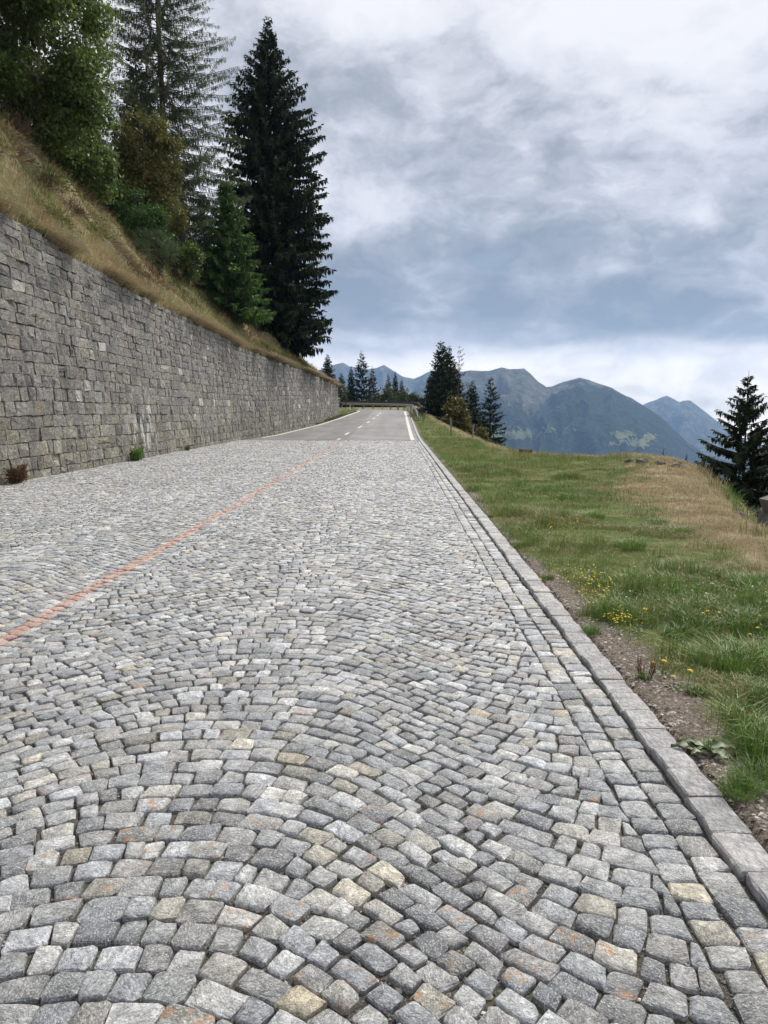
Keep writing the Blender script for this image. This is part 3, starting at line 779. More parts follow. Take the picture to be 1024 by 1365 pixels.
# ---------------- kerb
kerb = bpy.data.objects.new('kerb', None); COL.objects.link(kerb); kerb.location = (1.25, 2, 0)
tag(kerb, 'line of short grey granite kerb stones along the right edge of the road', None, None, 'structure')
r = np.random.default_rng(77)
y = 0.7; nk = 0
while y < 72 and nk < 296:
    l = r.uniform(0.21, 0.29) if y > 1.5 else 0.26
    if y > 22: l = r.uniform(0.28, 0.36)
    g = 0.003
    zt = 0.027 + r.normal(0, 0.0022) + float(zroad(y + l / 2)); x0 = KX0 + r.normal(0, 0.005); x1 = KX1 + r.normal(0, 0.004)
    bz = -0.09 + float(zroad(y))
    ny_ = 3
    V = []; yy = np.array([y + g, y + g + 0.012, y + l - g - 0.012, y + l - g])
    prof = [(x0 + 0.002, bz), (x0, zt - 0.008), (x0 + 0.007, zt), ((x0 + x1) / 2 + r.normal(0, 0.012), zt + 0.0005), (x1 - 0.007, zt), (x1, zt - 0.008), (x1 - 0.002, bz)]
    yy = np.array([y + g, y + g + 0.014, y + g + (l - 2 * g) * r.uniform(0.3, 0.42), y + g + (l - 2 * g) * r.uniform(0.56, 0.7), y + l - g - 0.014, y + l - g])
    dzdy = float(zroad(y + l) - zroad(y)) / l
    for q_, yk in enumerate(yy):
        ins = 0.0025 if q_ in (0, 5) else 0.0
        chip = np.array([r.normal(0, 0.0045), abs(r.normal(0, 0.003))]); chip2 = np.array([r.normal(0, 0.004), abs(r.normal(0, 0.003))])
        for pi_, (xx, zz) in enumerate(prof):
            jt = r.normal(0, 0.0016, 2)
            if pi_ in (1, 2): jt[0] += chip[0]; jt[1] -= chip[1] * (1.5 if pi_ == 1 else 0.6)
            if pi_ in (4, 5): jt[0] += chip2[0]; jt[1] -= chip2[1] * (1.5 if pi_ == 5 else 0.6)
            V.append((xx + (ins if xx < (x0 + x1) / 2 else -ins) * 0.5 + jt[0], yk, zz - (ins * 1.6 if zz > bz + 0.01 else 0) + jt[1] * 0.6 + dzdy * (yk - y - l / 2)))
    V = np.array(V); m7 = 7
    Qk = [(a * m7 + b, a * m7 + b + 1, (a + 1) * m7 + b + 1, (a + 1) * m7 + b) for a in range(5) for b in range(6)]
    Qk = [(q[0], q[3], q[2], q[1]) for q in Qk]
    Tk = [(0, k_, k_ + 1) for k_ in range(1, 6)] + [(35, 35 + k_ + 1, 35 + k_) for k_ in range(1, 6)]
    c0 = np.array([1.27, y + l / 2, zt - 0.05])
    tt = np.tile(np.array([[r.beta(2, 2), r.random(), r.random(), 0]]), (42, 1))
    link('kerb_stone', mesh('kerb_stone', V - c0, Tk, Qk, tt, False, MT['kerb']), kerb, tuple(c0 - np.array(kerb.location)))
    y += l; nk += 1
    KEND = y

# ---------------- stone retaining wall
wall = empty('stone_retaining_wall', (WX, 30, 0), 'long grey coursed-stone retaining wall along the left side of the road', 'wall')
WO = np.array(wall.location)
def make_wall():
    r = np.random.default_rng(101)
    ch = []; z = -0.18
    while z < 6.4:
        h = r.uniform(0.88, 1.12) * (0.335 - 0.018 * max(z, 0)); ch.append((z, z + h)); z += h
    st = []
    for (za, zb) in ch:
        y = WY0 + r.uniform(-0.4, 0)
        while y < WY1:
            w = float(np.clip(np.exp(r.normal(-0.78, 0.32)), 0.25, 0.95))
            if r.random() < 0.05 and (zb - za) > 0.3:
                zm = za + (zb - za) * r.uniform(0.4, 0.6)
                st.append((y, y + w, za, zm)); st.append((y, y + w, zm, zb))
            else: st.append((y, y + w, za, zb))
            y += w
    S = np.array(st)
    yc = (S[:, 0] + S[:, 1]) / 2
    wav = (fbm(yc * 0.25, S[:, 2] * 0.7, 8, 2) - 0.5) * 0.10
    top = ztop(yc) - zfoot(yc)
    top = top + (fbm(yc * 1.3, yc * 0, 9, 2) - 0.5) * 0.14
    hb = S[:, 2]; ht = np.minimum(S[:, 3], top)
    ok = (ht - hb > 0.10) & (S[:, 3] > 0.03)
    S = S[ok]; ht = ht[ok]; hb = hb[ok]; yc = yc[ok]
    def wavf(y, zz): return (fbm(y * 0.25, zz * 0.7, 8, 2) - 0.5) * 0.10
    N = len(S)
    nu, nv = 4, 3
    g = r.uniform(0.004, 0.011, N)
    u = np.array([0, 0.16, 0.84, 1.0]); v = np.array([0, 0.5, 1.0])
    Uj = np.tile(u, (N, 1)); Uj[:, 1] += r.uniform(-0.05, 0.20, N); Uj[:, 2] += r.uniform(-0.2, 0.05, N)
    Y = (S[:, 0] + g)[:, None] + (S[:, 1] - S[:, 0] - 2 * g)[:, None] * Uj
    Zl = (hb + g)[:, None] + (ht - hb - 2 * g)[:, None] * np.tile(v, (N, 1))
    Yg = np.repeat(Y[:, None, :], nv, 1) + r.normal(0, 0.012, (N, nv, nu))
    Zg = np.repeat(Zl[:, :, None], nu, 2) + r.normal(0, 0.010, (N, nv, nu))
    Zg[:, 1] += r.normal(0, 0.04, (N, nu))
    lean = r.normal(0, 0.016, (N, 1, 1))
    D = 0.030 + np.abs(r.normal(0, 0.020, (N, nv, nu)))
    D[:, 1, 1:3] += np.abs(r.normal(0.025, 0.022, (N, 2)))
    D[:, 0, 1:3] += np.abs(r.normal(0.006, 0.015, (N, 2))); D[:, 2, 1:3] += np.abs(r.normal(0.010, 0.015, (N, 2)))
    D = D + lean + r.uniform(0, 0.02, (N, 1, 1))
    D = np.clip(0.010 + D * 0.62, 0.012, 0.10)
    Zw = Zg + zfoot(Yg) + wavf(Yg, Zg)
    Xg = wx(Yg) - BAT * Zg + D
    F = np.stack([Xg, Yg, Zw], -1).reshape(N, nv * nu, 3)
    per = [0, 1, 2, 3, 7, 11, 10, 9, 8, 4]
    B = F[:, per].copy(); cB = B.mean(1, keepdims=True)
    B[..., 0] = wx(B[..., 1]) - BAT * (Zg.reshape(N, -1)[:, per]) - 0.05
    V = np.concatenate([F, B], 1)
    T = []; Qq = []
    for a in range(nv - 1):
        for b in range(nu - 1):
            p0 = a * nu + b
            T += [(p0, p0 + 1, p0 + nu + 1), (p0, p0 + nu + 1, p0 + nu)] if (a + b) % 2 else [(p0, p0 + 1, p0 + nu), (p0 + 1, p0 + nu + 1, p0 + nu)]
    for k in range(10):
        k2 = (k + 1) % 10
        T += [(per[k], 12 + k, 12 + k2), (per[k], 12 + k2, per[k2])]
    T = np.array(T)
    br = np.clip(r.beta(2.2, 2.6, N) * 0.92 + (r.random(N) < 0.035) * 0.45, 0, 1)
    t = np.stack([br, r.random(N) ** 1.3, r.random(N), r.random(N)], 1)
    return V, T, t
V, T, t = make_wall()
# the 300 that show largest: nearest ones in the frame
cw = V.mean(1); pxw, pyw, dw = proj(cw)
ext = (V[:, :12, 1].max(1) - V[:, :12, 1].min(1)) * (V[:, :12, 2].max(1) - V[:, :12, 2].min(1)) / dw ** 2 * (8.7 / dw)
scr = np.where((pxw > -8) & (pxw < 1030) & (pyw > 0), ext, -1)
od = np.argsort(-scr); big = np.zeros(len(V), bool); big[od[:300]] = True
for i in np.where(big)[0]:
    c0 = cw[i]
    link('stone', mesh('stone', V[i] - c0, T, None, np.repeat(t[i:i + 1], V.shape[1], 0), False, MT['wall']), wall, tuple(c0 - WO))
Vr = V[~big]; N, m = Vr.shape[:2]
o = link('stones', mesh('stones', Vr.reshape(-1, 3) - WO, (T[None] + (np.arange(N) * m)[:, None, None]).reshape(-1, 3), None, np.repeat(t[~big], m, 0), False, MT['wall']), wall)
o['kind'] = 'stuff'
print('wall stones', len(V))
# mortar core
yy = np.arange(WY0 - 0.5, WY1 + 0.6, 1.5); yy[-1] = WY1 - 0.05
ft, fb = ztop(yy) - 0.08, zfoot(yy) - 0.25
core = []
for yk, a, b in zip(yy, fb, ft):
    w_ = float(wx(yk)); core += [(w_ - BAT * (a - zfoot(yk)), yk, a), (w_ - BAT * (b - zfoot(yk)), yk, b), (w_ - BAT * b - 0.75, yk, b), (w_ - 0.9, yk, a)]
core = np.array(core); n = len(yy)
Qc = [(i * 4 + k, i * 4 + (k + 1) % 4, (i + 1) * 4 + (k + 1) % 4, (i + 1) * 4 + k) for i in range(n - 1) for k in range(4)] + [(0, 3, 2, 1), ((n - 1) * 4, (n - 1) * 4 + 1, (n - 1) * 4 + 2, (n - 1) * 4 + 3)]
link('mortar_core', mesh('mortar_core', core - WO, None, Qc, None, False, MT['mortar']), wall)

# ---------------- hillside behind the wall
ss = np.concatenate([[0.06], np.arange(0.25, 12, 0.33), np.arange(12, 70, 2.5)])
hy = np.concatenate([np.arange(4, 60, 0.5), np.arange(60, 100, 1.0), np.arange(100, 200, 4)])
def hill_mesh():
    S, Y = np.meshgrid(ss, hy)
    wrap = np.clip(Y - 77, 0, None)
    X = xtop(Y) - 0.02 - S - wrap * 0.9
    Z = zhill(S, Y) - sm((Y - 76.5) / 6) * 2.6 * np.exp(-S / 4)
    V = np.stack([X, Y, Z], -1).reshape(-1, 3); ny, nx = S.shape
    i = np.arange(ny - 1)[:, None] * nx; j = np.arange(nx - 1)[None]
    Qh = np.stack([i + j, i + nx + j, i + nx + j + 1, i + j + 1], -1).reshape(-1, 4)
    n = fbm(S * 0.9, Y * 0.6, 71, 4)
    dr = sm((0.72 - n) / 0.3) * 0.9; rk = sm((n - 0.58) / 0.12) * 0.7
    return mesh('hillside', V, None, Qh, np.stack([S * 0, dr, rk, S * 0 + 1], -1).reshape(-1, 4), True, MT['ground'])
tag(link('hillside', hill_mesh()), 'steep dry-grass bank rising above the stone wall', None, None, 'structure')
def hill_pt(s, y): 
    w = max(y - 77, 0) * 0.9
    return np.array([float(xtop(y)) - 0.02 - s - w, y, float(zhill(s, y) - sm((y - 76.5) / 6) * 2.6 * math.exp(-s / 4))])

# ------------------------------------------------------------------ distant land
def ridge(name, pts, D0, D1, D2, zbase, seed, tree_px, meadows, label, spur=1.0, nu=240, nv=70):
    pts = np.array(pts, float)
    pxs = np.linspace(pts[0, 0], pts[-1, 0], nu)
    pys = np.interp(pxs, pts[:, 0], pts[:, 1])
    th = np.array([math.atan2(*(P(p_, 548, 1.0)[:2])) for p_ in pxs])
    el = np.array([(P(a_, b_, 1.0)[2] - EYE) / np.linalg.norm(P(a_, b_, 1.0)[:2]) for a_, b_ in zip(pxs, pys)])
    tl = np.array([(P(a_, b_, 1.0)[2] - EYE) / np.linalg.norm(P(a_, b_, 1.0)[:2]) for a_, b_ in zip(pxs, np.interp(pxs, *np.array(tree_px, float).T))])
    v = np.concatenate([np.linspace(0, 1, nv), 1 + np.linspace(0.06, 1, 12)])
    TH, Vv = np.meshgrid(th, v); EL = np.broadcast_to(el, TH.shape); TL = np.broadcast_to(tl, TH.shape)
    D = np.where(Vv <= 1, D0 + (D1 - D0) * Vv, D1 + (D2 - D1) * (Vv - 1))
    zr = EL * D1 + EYE
    up = np.where(Vv <= 1, np.clip(Vv, 0, 1) ** 1.12, 1 - (Vv - 1) ** 1.0 * 0.9)
    az = TH * D1
    env = np.clip(np.where(Vv <= 1, np.sin(np.clip(Vv, 0, 1) * pi) ** 0.8, 0.2), 0, 1)
    H = (zr - zbase)
    warp = (fbm(az / 300, D / 400, seed + 3, 3) - 0.5) * 260
    rid = 1 - np.abs(2 * fbm((az + warp) / 210, D / 900, seed, 4) - 1)
    Z = zbase + H * up + spur * (rid - 0.72) * 330 * env * (np.abs(H) / 500) + (fbm(az / 60, D / 60, seed + 7, 4) - 0.5) * 26 * np.clip(env + 0.25, 0, 1)
    # keep the skyline where it is: no point in front may rise above its sight line
    lim = EL - 0.004 * (1 - np.clip(Vv, 0, 1))
    Z = np.where(Vv < 1, np.minimum(Z, lim * D + EYE), Z)
    X = D * np.sin(TH); Y = D * np.cos(TH)
    elev = (Z - EYE) / D
    alp = np.clip(0.5 + (elev - TL) * 28, 0, 1)
    md = np.zeros_like(X)
    for (mx, my, rx, ry, s_) in meadows:
        q = P(mx, my, 1.0); a0 = math.atan2(q[0], q[1]); e0 = (q[2] - EYE) / np.linalg.norm(q[:2])
        md = np.maximum(md, s_ * np.exp(-((TH - a0) / (rx / 1025)) ** 2 - ((elev - e0) / (ry / 1025)) ** 2))
    Vx = np.stack([X, Y, Z], -1).reshape(-1, 3); ny, nx = X.shape
    i = np.arange(ny - 1)[:, None] * nx; j = np.arange(nx - 1)[None]
    Qm = np.stack([i + j, i + j + 1, i + nx + j + 1, i + nx + j], -1).reshape(-1, 4)
    me = mesh(name, Vx, None, Qm, np.stack([alp, md, X * 0, X * 0 + 1], -1).reshape(-1, 4), True, MT['mountain'])
    return tag(link(name, me), label, None, None, 'structure')
ridge('mountain', [(250, 520), (400, 500), (432, 492), (446, 486), (458, 483), (466, 488), (478, 490), (490, 492), (503, 490), (512, 486.5), (521, 492), (537, 502), (552, 505), (568, 497), (590, 490), (640, 500), (700, 520)],
      4300, 6000, 7000, -330, 11, [(250, 620), (700, 620)], [], 'far blue double-peaked ridge above the road bend', 1.3)
ridge('mountain', [(540, 530), (570, 507), (600, 499), (625, 494), (650, 494.5), (660, 492), (667, 490), (676, 492), (690, 491.5), (697, 491), (706, 498), (716, 508), (728, 516), (735, 515), (750, 509), (763, 506), (772, 503.5), (782, 506), (795, 511), (815, 517), (828, 525), (840, 530), (870, 548), (885, 559), (900, 573), (920, 590), (945, 606), (1000, 622), (1150, 640)],
      2500, 4000, 4900, -340, 23, [(540, 522), (625, 520), (680, 534), (712, 553), (735, 530), (760, 511), (800, 514), (850, 533), (1150, 540)],
      [(700, 578, 28, 8, 1.05), (728, 572, 14, 6, 0.95), (760, 573, 16, 5, 0.85), (690, 582, 14, 5, 1.1), (830, 578, 18, 6, 1.0), (848, 590, 20, 6, 1.0), (866, 582, 10, 7, 0.8), (812, 592, 8, 4, 0.8), (660, 578, 24, 7, 0.9), (780, 566, 8, 3, 0.7)],
      'broad forested mountain with grey rocky top and pale meadow clearings', 1.0, 420, 110)
ridge('mountain', [(780, 575), (840, 548), (862, 537), (874, 533), (882, 529), (888, 527.5), (898, 532), (905, 536), (912, 533.5), (920, 534), (935, 545), (955, 560), (985, 580), (1040, 610), (1150, 650)],
      5400, 7000, 7800, -330, 37, [(780, 700), (1150, 700)], [], 'far pale blue pyramid peak behind the right shoulder', 1.2)
# valley floor as one sheet out past the mountains
def zvalley(x, y):
    near = -3.0 - 0.62 * np.clip(x - 20, 0, None) - 0.25 * np.clip(y - 190, 0, None)
    return np.maximum(near, -345) + (fbm(x / 300, y / 300, 4, 3) - 0.5) * 12 - 14
vx = np.concatenate([np.linspace(-8000, -60, 24), np.linspace(18, 700, 24), np.linspace(800, 8000, 16)])
vy = np.concatenate([np.linspace(-2500, 150, 14), np.linspace(185, 1500, 24), np.linspace(1700, 8200, 20)])
tag(link('valley_floor', grid('valley_floor', vx, vy, zvalley, MT['valley'])), 'dark wooded valley far below the verge', None, None, 'structure')

# ------------------------------------------------------------------ trees
def cards(base, direc, length, width, rng, roll=None, bend=0.0):
    """kite-shaped leaf/twig cards: (N,4,3) verts, tris"""
    N = len(base)
    d = direc / (np.linalg.norm(direc, axis=1)[:, None] + 1e-9)
    rv = rng.normal(0, 1, (N, 3)) if roll is None else roll
    s = np.cross(d, rv); s /= np.linalg.norm(s, axis=1)[:, None] + 1e-9
    l = length[:, None]; w = width[:, None]
    mid = base + d * l * 0.45
    tip = base + d * l; tip[:, 2] -= bend * length
    V = np.stack([base, mid + s * w * 0.5, tip, mid - s * w * 0.5], 1)
    T = np.array([(0, 1, 2), (0, 2, 3)])
    return V, T

def spruce_geo(h, rad, seed, whorl=0.55, per=7, twl=0.55, dens=1.0, droop=0.3, sparse=0.0, bare=0.03, power=0.85, tw=0.26, hang=0.5, trunk_r=None, shape=None, jit=0.07, lv=(0.70, 1.12)):
    g = np.random.default_rng(seed)
    VB = []; TN = []
    tr = MB()
    trunk_r = trunk_r or h * 0.012
    zz = np.linspace(-0.6, h, 9)
    wob = np.cumsum(g.normal(0, h * 0.002, (9, 2)), 0)
    tr.tube(np.column_stack([wob, zz]), trunk_r * np.clip(1 - np.clip(zz, 0, h) / h, 0.03, 1) ** 0.9, 7)
    z = h * bare
    while z < h * 0.985:
        t = z / h
        npb = max(3, int(per * (1 - 0.35 * t)))
        ph = g.uniform(0, 2 * pi)
        for k in range(npb):
            if g.random() < sparse: continue
            zb = z + g.uniform(-0.4, 0.4) * whorl
            t = min(max(zb / h, 0), 0.995)
            env = (1 - t) ** power if shape is None else np.interp(t, *shape)
            L = rad * env * g.uniform(*lv) + 0.04 * h * (1 - t) * 0.3
            L = max(L, 0.012 * h)
            az = ph + k * 2 * pi / npb + g.uniform(-0.35, 0.35)
            a = (-droop + (0.55 + droop) * t ** 1.3) + g.normal(0, jit)
            b = 0.20 * (1 - t) + g.normal(0, 0.03)
            dirh = np.array([cos(az), sin(az), 0]); lat = np.array([-sin(az), cos(az), 0])
            x0 = np.array([np.interp(zb, zz, wob[:, 0]), np.interp(zb, zz, wob[:, 1]), zb])
            sp = np.linspace(0, 1, 5)
            pb = x0 + dirh * (L * sp)[:, None]; pb[:, 2] += L * (a * sp + b * sp ** 2)
            if L > 0.35: tr.tube(pb, np.linspace(0.014, 0.003, 5) * (L ** 0.6), 3, cap=False)
            n = max(4, int(dens * L / twl * 13))
            s = g.uniform(0.08, 1.0, n) ** 0.8
            base = x0 + dirh * (L * s)[:, None]; base[:, 2] += L * (a * s + b * s ** 2)
            side = np.sign(g.uniform(-1, 1, n))[:, None] * lat
            hg = (g.random(n) < hang)[:, None]
            dv = dirh * g.uniform(0.25, 0.9, (n, 1)) + side * g.uniform(0.3, 1.0, (n, 1)) + np.array([0, 0, 1.0]) * (g.uniform(-0.35, 0.15, (n, 1)))
            dh = dirh * g.uniform(0.0, 0.35, (n, 1)) + side * g.uniform(0, 0.4, (n, 1)) + np.array([0, 0, -1.0])
            dv = np.where(hg, dh, dv)
            ln = twl * g.uniform(0.6, 1.25, n) * (1.05 - 0.45 * s) * (0.55 + 0.45 * (1 - t))
            ln = np.minimum(ln, 0.6 * L + 0.08)
            V, T = cards(base, dv, ln, ln * tw * g.uniform(0.8, 1.4, n), g)
            # leader tip of the branch
            VB.append(V)
            TN.append(np.stack([np.clip(g.normal(0.35, 0.2, n) + 0.35 * (s > 0.75), 0, 1), np.clip(g.normal(0.5, 0.16, n), 0, 1), g.random(n), g.random(n)], 1))
        z += whorl * (1 - 0.45 * t) * g.uniform(0.8, 1.2)
    VB = np.concatenate(VB); TN = np.concatenate(TN)
    N = len(VB)
    T = np.array([(0, 1, 2), (0, 2, 3)])
    return tr, VB.reshape(-1, 3), (T[None] + (np.arange(N) * 4)[:, None, None]).reshape(-1, 3), np.repeat(TN, 4, 0)

TRIS = 0
def conifer(name, loc, label, cat, group, mat, geo=None, meshes=None, scale=1.0, rz=0.0, lean=(0, 0), barkm='bark'):
    global TRIS
    o = empty(name, tuple(loc), label, cat, group, rz)
    o.scale = (scale, scale, scale) if np.isscalar(scale) else scale
    o.rotation_euler = (lean[0], lean[1], rz)
    if meshes is None:
        tr, V, T, A = geo
        mt = tr.build('trunk', MT[barkm], True); mc = mesh('crown', V, T, None, A, False, MT[mat]); TRIS += len(T)
        meshes = (mt, mc)
    link('trunk', meshes[0], o); link('crown', meshes[1], o)
    return o, meshes

def leafy_geo(h, crown, seed, nleaf, ls, trunk_r=0.12, ncl=40, cl_r=0.6, base_z=0.0, lean=(0, 0), aspect=0.55, droop=0.2, stems=1, spread=0.0):
    """broadleaved tree or bush. crown = list of ellipsoids (cx,cy,cz,rx,ry,rz)"""
    g = np.random.default_rng(seed)
    tr = MB()
    tops = []
    for k in range(stems):
        off = g.normal(0, spread, 2) if stems > 1 else np.zeros(2)
        zz = np.linspace(-0.4, h * 0.92, 8); f = np.clip(zz / h, 0, 1)[:, None]
        p = np.column_stack([np.zeros((8, 2)), zz]); p[:, :2] += off * (0.3 + f * 1.2) + np.array(lean) * h * f + np.cumsum(g.normal(0, 0.012 * h, (8, 2)), 0) * f
        tr.tube(p, trunk_r * np.linspace(1, 0.18, 8), 6); tops.append(p)
    vol = np.array([c[3] * c[4] * c[5] for c in crown]) ** 0.8; vol /= vol.sum()
    cl = []
    for k in range(ncl):
        c = crown[g.choice(len(crown), p=vol)]
        d = g.normal(0, 1, 3); d /= np.linalg.norm(d); rr = g.uniform(0.35, 1.0) ** 0.5
        q = np.array(c[:3]) + d * rr * np.array(c[3:])
        cl.append(q)
        p = tops[g.integers(stems)]
        i = np.argmin(np.abs(p[:, 2] - max(q[2] - 0.35 * np.linalg.norm(q[:2] - p[-1, :2]) - 0.3, p[1, 2])))
        a = p[i]; mid = (a + q) / 2 + np.array([0, 0, 0.12 * np.linalg.norm(q - a)])
        tr.tube([a, mid, q], [trunk_r * 0.30, trunk_r * 0.16, 0.006], 4, cap=False)
    cl = np.array(cl)
    w = g.uniform(0.4, 1.6, ncl); w /= w.sum()
    idx = g.choice(ncl, nleaf, p=w)
    rr = cl_r * g.uniform(0.6, 1.3, ncl)[idx]
    d = g.normal(0, 1, (nleaf, 3)) * np.array([1, 1, 0.75])
    pos = cl[idx] + d * rr[:, None] * 0.55
    ln = ls * g.uniform(0.6, 1.4, nleaf)
    dv = g.normal(0, 1, (nleaf, 3)); dv[:, 2] -= droop * 2
    V, T = cards(pos, dv, ln, ln * aspect * g.uniform(0.8, 1.3, nleaf), g)
    ct = g.normal(0.45, 0.12, ncl)[idx]
    A = np.stack([np.clip(ct + g.normal(0, 0.16, nleaf), 0, 1), np.clip(g.normal(0.5, 0.15, nleaf), 0, 1), g.random(nleaf), g.random(nleaf)], 1)
    return tr, V.reshape(-1, 3), (T[None] + (np.arange(nleaf) * 4)[:, None, None]).reshape(-1, 3), np.repeat(A, 4, 0)

def find_hill(px, py):
    """point of the bank seen at a photo pixel (distance along the road where the sight line meets it)"""
    best = None
    for Y in np.arange(14, 77, 0.25):
        p = P(px, py, Y); s = float(xtop(Y)) - 0.02 - p[0]
        if s > 0.05 and p[2] < float(zhill(s, Y)): return p, s, Y
    return None, None, None

# hero spruce above the far part of the wall
b = hill_pt(float(xtop(64.0)) - P(366, 300, 64.0)[0], 64.0)
top = P(353, 24, 64.0)
conifer('spruce_tree', b, 'tallest dark spruce standing alone at the right end of the trees above the wall', 'tree', None, 'spruce',
        spruce_geo(top[2] - b[2], 4.6, 301, lv=(0.80, 1.08), jit=0.10, whorl=0.50, per=12, twl=0.85, dens=1.9, droop=0.30, bare=0.0, tw=0.30, hang=0.55,
                   shape=([0, 0.08, 0.2, 0.35, 0.5, 0.62, 0.69, 0.76, 0.84, 0.90, 0.96, 1.0], [0.82, 0.95, 1.0, 0.95, 0.87, 0.82, 0.74, 0.58, 0.33, 0.20, 0.07, 0.0])))
print('hero', b, top)
# young bright spruce in front of it
b = hill_pt(float(xtop(50.0)) - P(303, 300, 50.0)[0], 50.0); top = P(288, 238, 50.0)
conifer('spruce_tree', b, 'young brighter green spruce on the bank left of the tallest spruce', 'tree', None, 'young',
        spruce_geo(top[2] - b[2], 3.0, 302, whorl=0.34, per=9, twl=0.55, dens=1.7, droop=0.25, bare=0.0, tw=0.30, hang=0.5, power=0.75))
# larch: tall, airy, trunk visible
b = hill_pt(6.0, 50.0)
conifer('larch_tree', b, 'airy grey-green larch with a visible straight trunk reaching out of the photo', 'tree', None, 'larch',
        spruce_geo(26.0, 4.6, 303, jit=0.20, sparse=0.05, whorl=0.34, per=9, twl=0.50, dens=1.9, droop=0.34, bare=0.03, tw=0.095, hang=0.74, trunk_r=0.27,
                   shape=([0, 0.1, 0.3, 0.5, 0.8, 1.0], [0.9, 1.05, 1.05, 0.88, 0.5, 0.0])))
# dark spruce between birch and larch
b = hill_pt(9.5, 54.0)
conifer('spruce_tree', b, 'dark spruce half hidden between the birch and the larch', 'tree', None, 'spruce',
        spruce_geo(12.0, 2.8, 304, whorl=0.5, per=8, twl=0.8, dens=1.0, droop=0.3, tw=0.3))
# large birch at upper left
b = hill_pt(5.7, 33.0)
conifer('birch_tree', b, 'large leafy birch with a slim pale leaning trunk above the wall', 'tree', None, 'birch',
        leafy_geo(13.0, [(0.6, 0.3, 4.6, 2.3, 2.6, 3.0), (0.2, 0.0, 8.2, 2.6, 2.8, 3.2), (0.4, 0.2, 11.2, 1.9, 2.0, 2.4), (1.0, 1.4, 2.2, 1.4, 2.2, 1.9), (-0.6, 2.4, 2.6, 1.5, 2.0, 2.2)], 311, 78000, 0.16, 0.075, 170, 0.72, lean=(0.05, 0)), barkm='birchbark')
# second broadleaf to its left
b = hill_pt(8.6, 27.5)
conifer('birch_tree', b, 'dark broadleaf tree at the upper left corner behind the dry bank', 'tree', None, 'birch',
        leafy_geo(11.0, [(0.2, 0, 5.0, 2.6, 2.8, 3.6), (0, 0, 8.6, 2.3, 2.5, 3.0)], 312, 42000, 0.17, 0.10, 95, 0.75))
b = hill_pt(6.8, 25.5)
conifer('rowan_tree', b + np.array([0, 0, 0.3]), 'brownish turning tree at the left edge of the photo', 'tree', None, 'olive',
        leafy_geo(6.0, [(0.2, 0, 4.6, 1.5, 1.6, 1.7), (0.1, 0, 3.0, 1.2, 1.2, 1.0)], 313, 9000, 0.15, 0.06, 40, 0.5))
# olive tree in front of the larch
b = hill_pt(4.6, 43.5)
conifer('rowan_tree', b, 'olive-brown bushy tree in front of the larch trunk', 'tree', None, 'olive',
        leafy_geo(7.6, [(0.0, 0, 5.6, 1.9, 2.1, 1.9), (0.3, 0, 3.0, 2.0, 2.2, 1.9), (-0.6, 0, 4.2, 1.4, 1.6, 1.6)], 314, 27000, 0.15, 0.07, 80, 0.5, stems=3, spread=0.35))
# green shrubs on the bank
b = hill_pt(3.7, 39.5)
conifer('leafy_shrub', b, 'fresh green shrub at the foot of the birch on the bank', 'shrub', None, 'young',
        leafy_geo(3.4, [(0, 0, 2.0, 1.1, 1.5, 1.5), (0.5, 0.6, 1.0, 1.1, 1.3, 0.9)], 315, 14000, 0.14, 0.04, 50, 0.42, stems=4, spread=0.4, aspect=0.35))
b = hill_pt(2.7, 38.0)
conifer('juniper_bush', b, 'low blue-green mountain pine bush low on the bank', 'shrub', None, 'larch',
        leafy_geo(2.0, [(0, 0, 0.9, 0.9, 1.5, 0.8), (-0.3, 1.4, 1.1, 0.9, 1.2, 0.9)], 316, 12000, 0.16, 0.04, 45, 0.35, stems=4, spread=0.4, aspect=0.14, droop=-0.5))
b = hill_pt(3.2, 45.5)
conifer('leafy_shrub', b, 'small yellow-green sapling right of the olive tree', 'shrub', None, 'birch',
        leafy_geo(2.6, [(0, 0, 1.5, 0.7, 0.8, 1.0)], 317, 4000, 0.15, 0.03, 25, 0.35, stems=2, spread=0.2))
for k, (s_, y_, sc, mt_, lb) in enumerate([(5.6, 36.5, 1.0, 'birch', 'leafy undergrowth right of the birch trunk'), (6.8, 30.0, 0.9, 'birch', 'leafy undergrowth left of the birch trunk'), (5.4, 40.8, 0.8, 'birch', 'leafy undergrowth between birch and olive tree'), (5.2, 47.5, 0.9, 'larch', 'grey-green undergrowth under the larch'), (7.6, 26.8, 0.8, 'olive', 'brownish undergrowth at the left end of the wood')]):
    gk = leafy_geo(3.2, [(0, 0, 1.7, 1.3, 1.8, 1.5), (0.5, 1.0, 1.0, 1.2, 1.4, 1.0)], 380 + k, 9000, 0.16, 0.04, 50, 0.5, stems=3, spread=0.4)
    conifer('leafy_shrub', hill_pt(s_, y_), lb, 'shrub', 'undergrowth along the edge of the wood', mt_, gk, None, sc)
# forest behind
fm = None
gg = np.random.default_rng(5)
lab = ['dark spruce deep in the wood behind the birch', 'dark spruce in the wood behind the olive tree', 'dark spruce behind the young green spruce', 'dark spruce at the left edge of the wood', 'dark spruce behind the larch crown', 'dark spruce high in the wood behind the birch crown']
for k, (s_, y_, hh) in enumerate([(11.5, 41.0, 17), (9.5, 47.5, 6.5), (7.5, 60.0, 6.5), (12.5, 31.5, 16), (13.0, 58.0, 6.0), (15.0, 37.0, 19)]):
    b = hill_pt(s_, y_)
    geo = spruce_geo(16.0, 3.9, 330, whorl=0.55, per=8, twl=0.85, dens=0.9, droop=0.3, tw=0.32) if fm is None else None
    o, fm = conifer('spruce_tree', b, lab[k], 'tree', 'dark spruces in the wood above the wall', 'spruce', geo, fm, hh / 16.0, gg.uniform(0, 6))
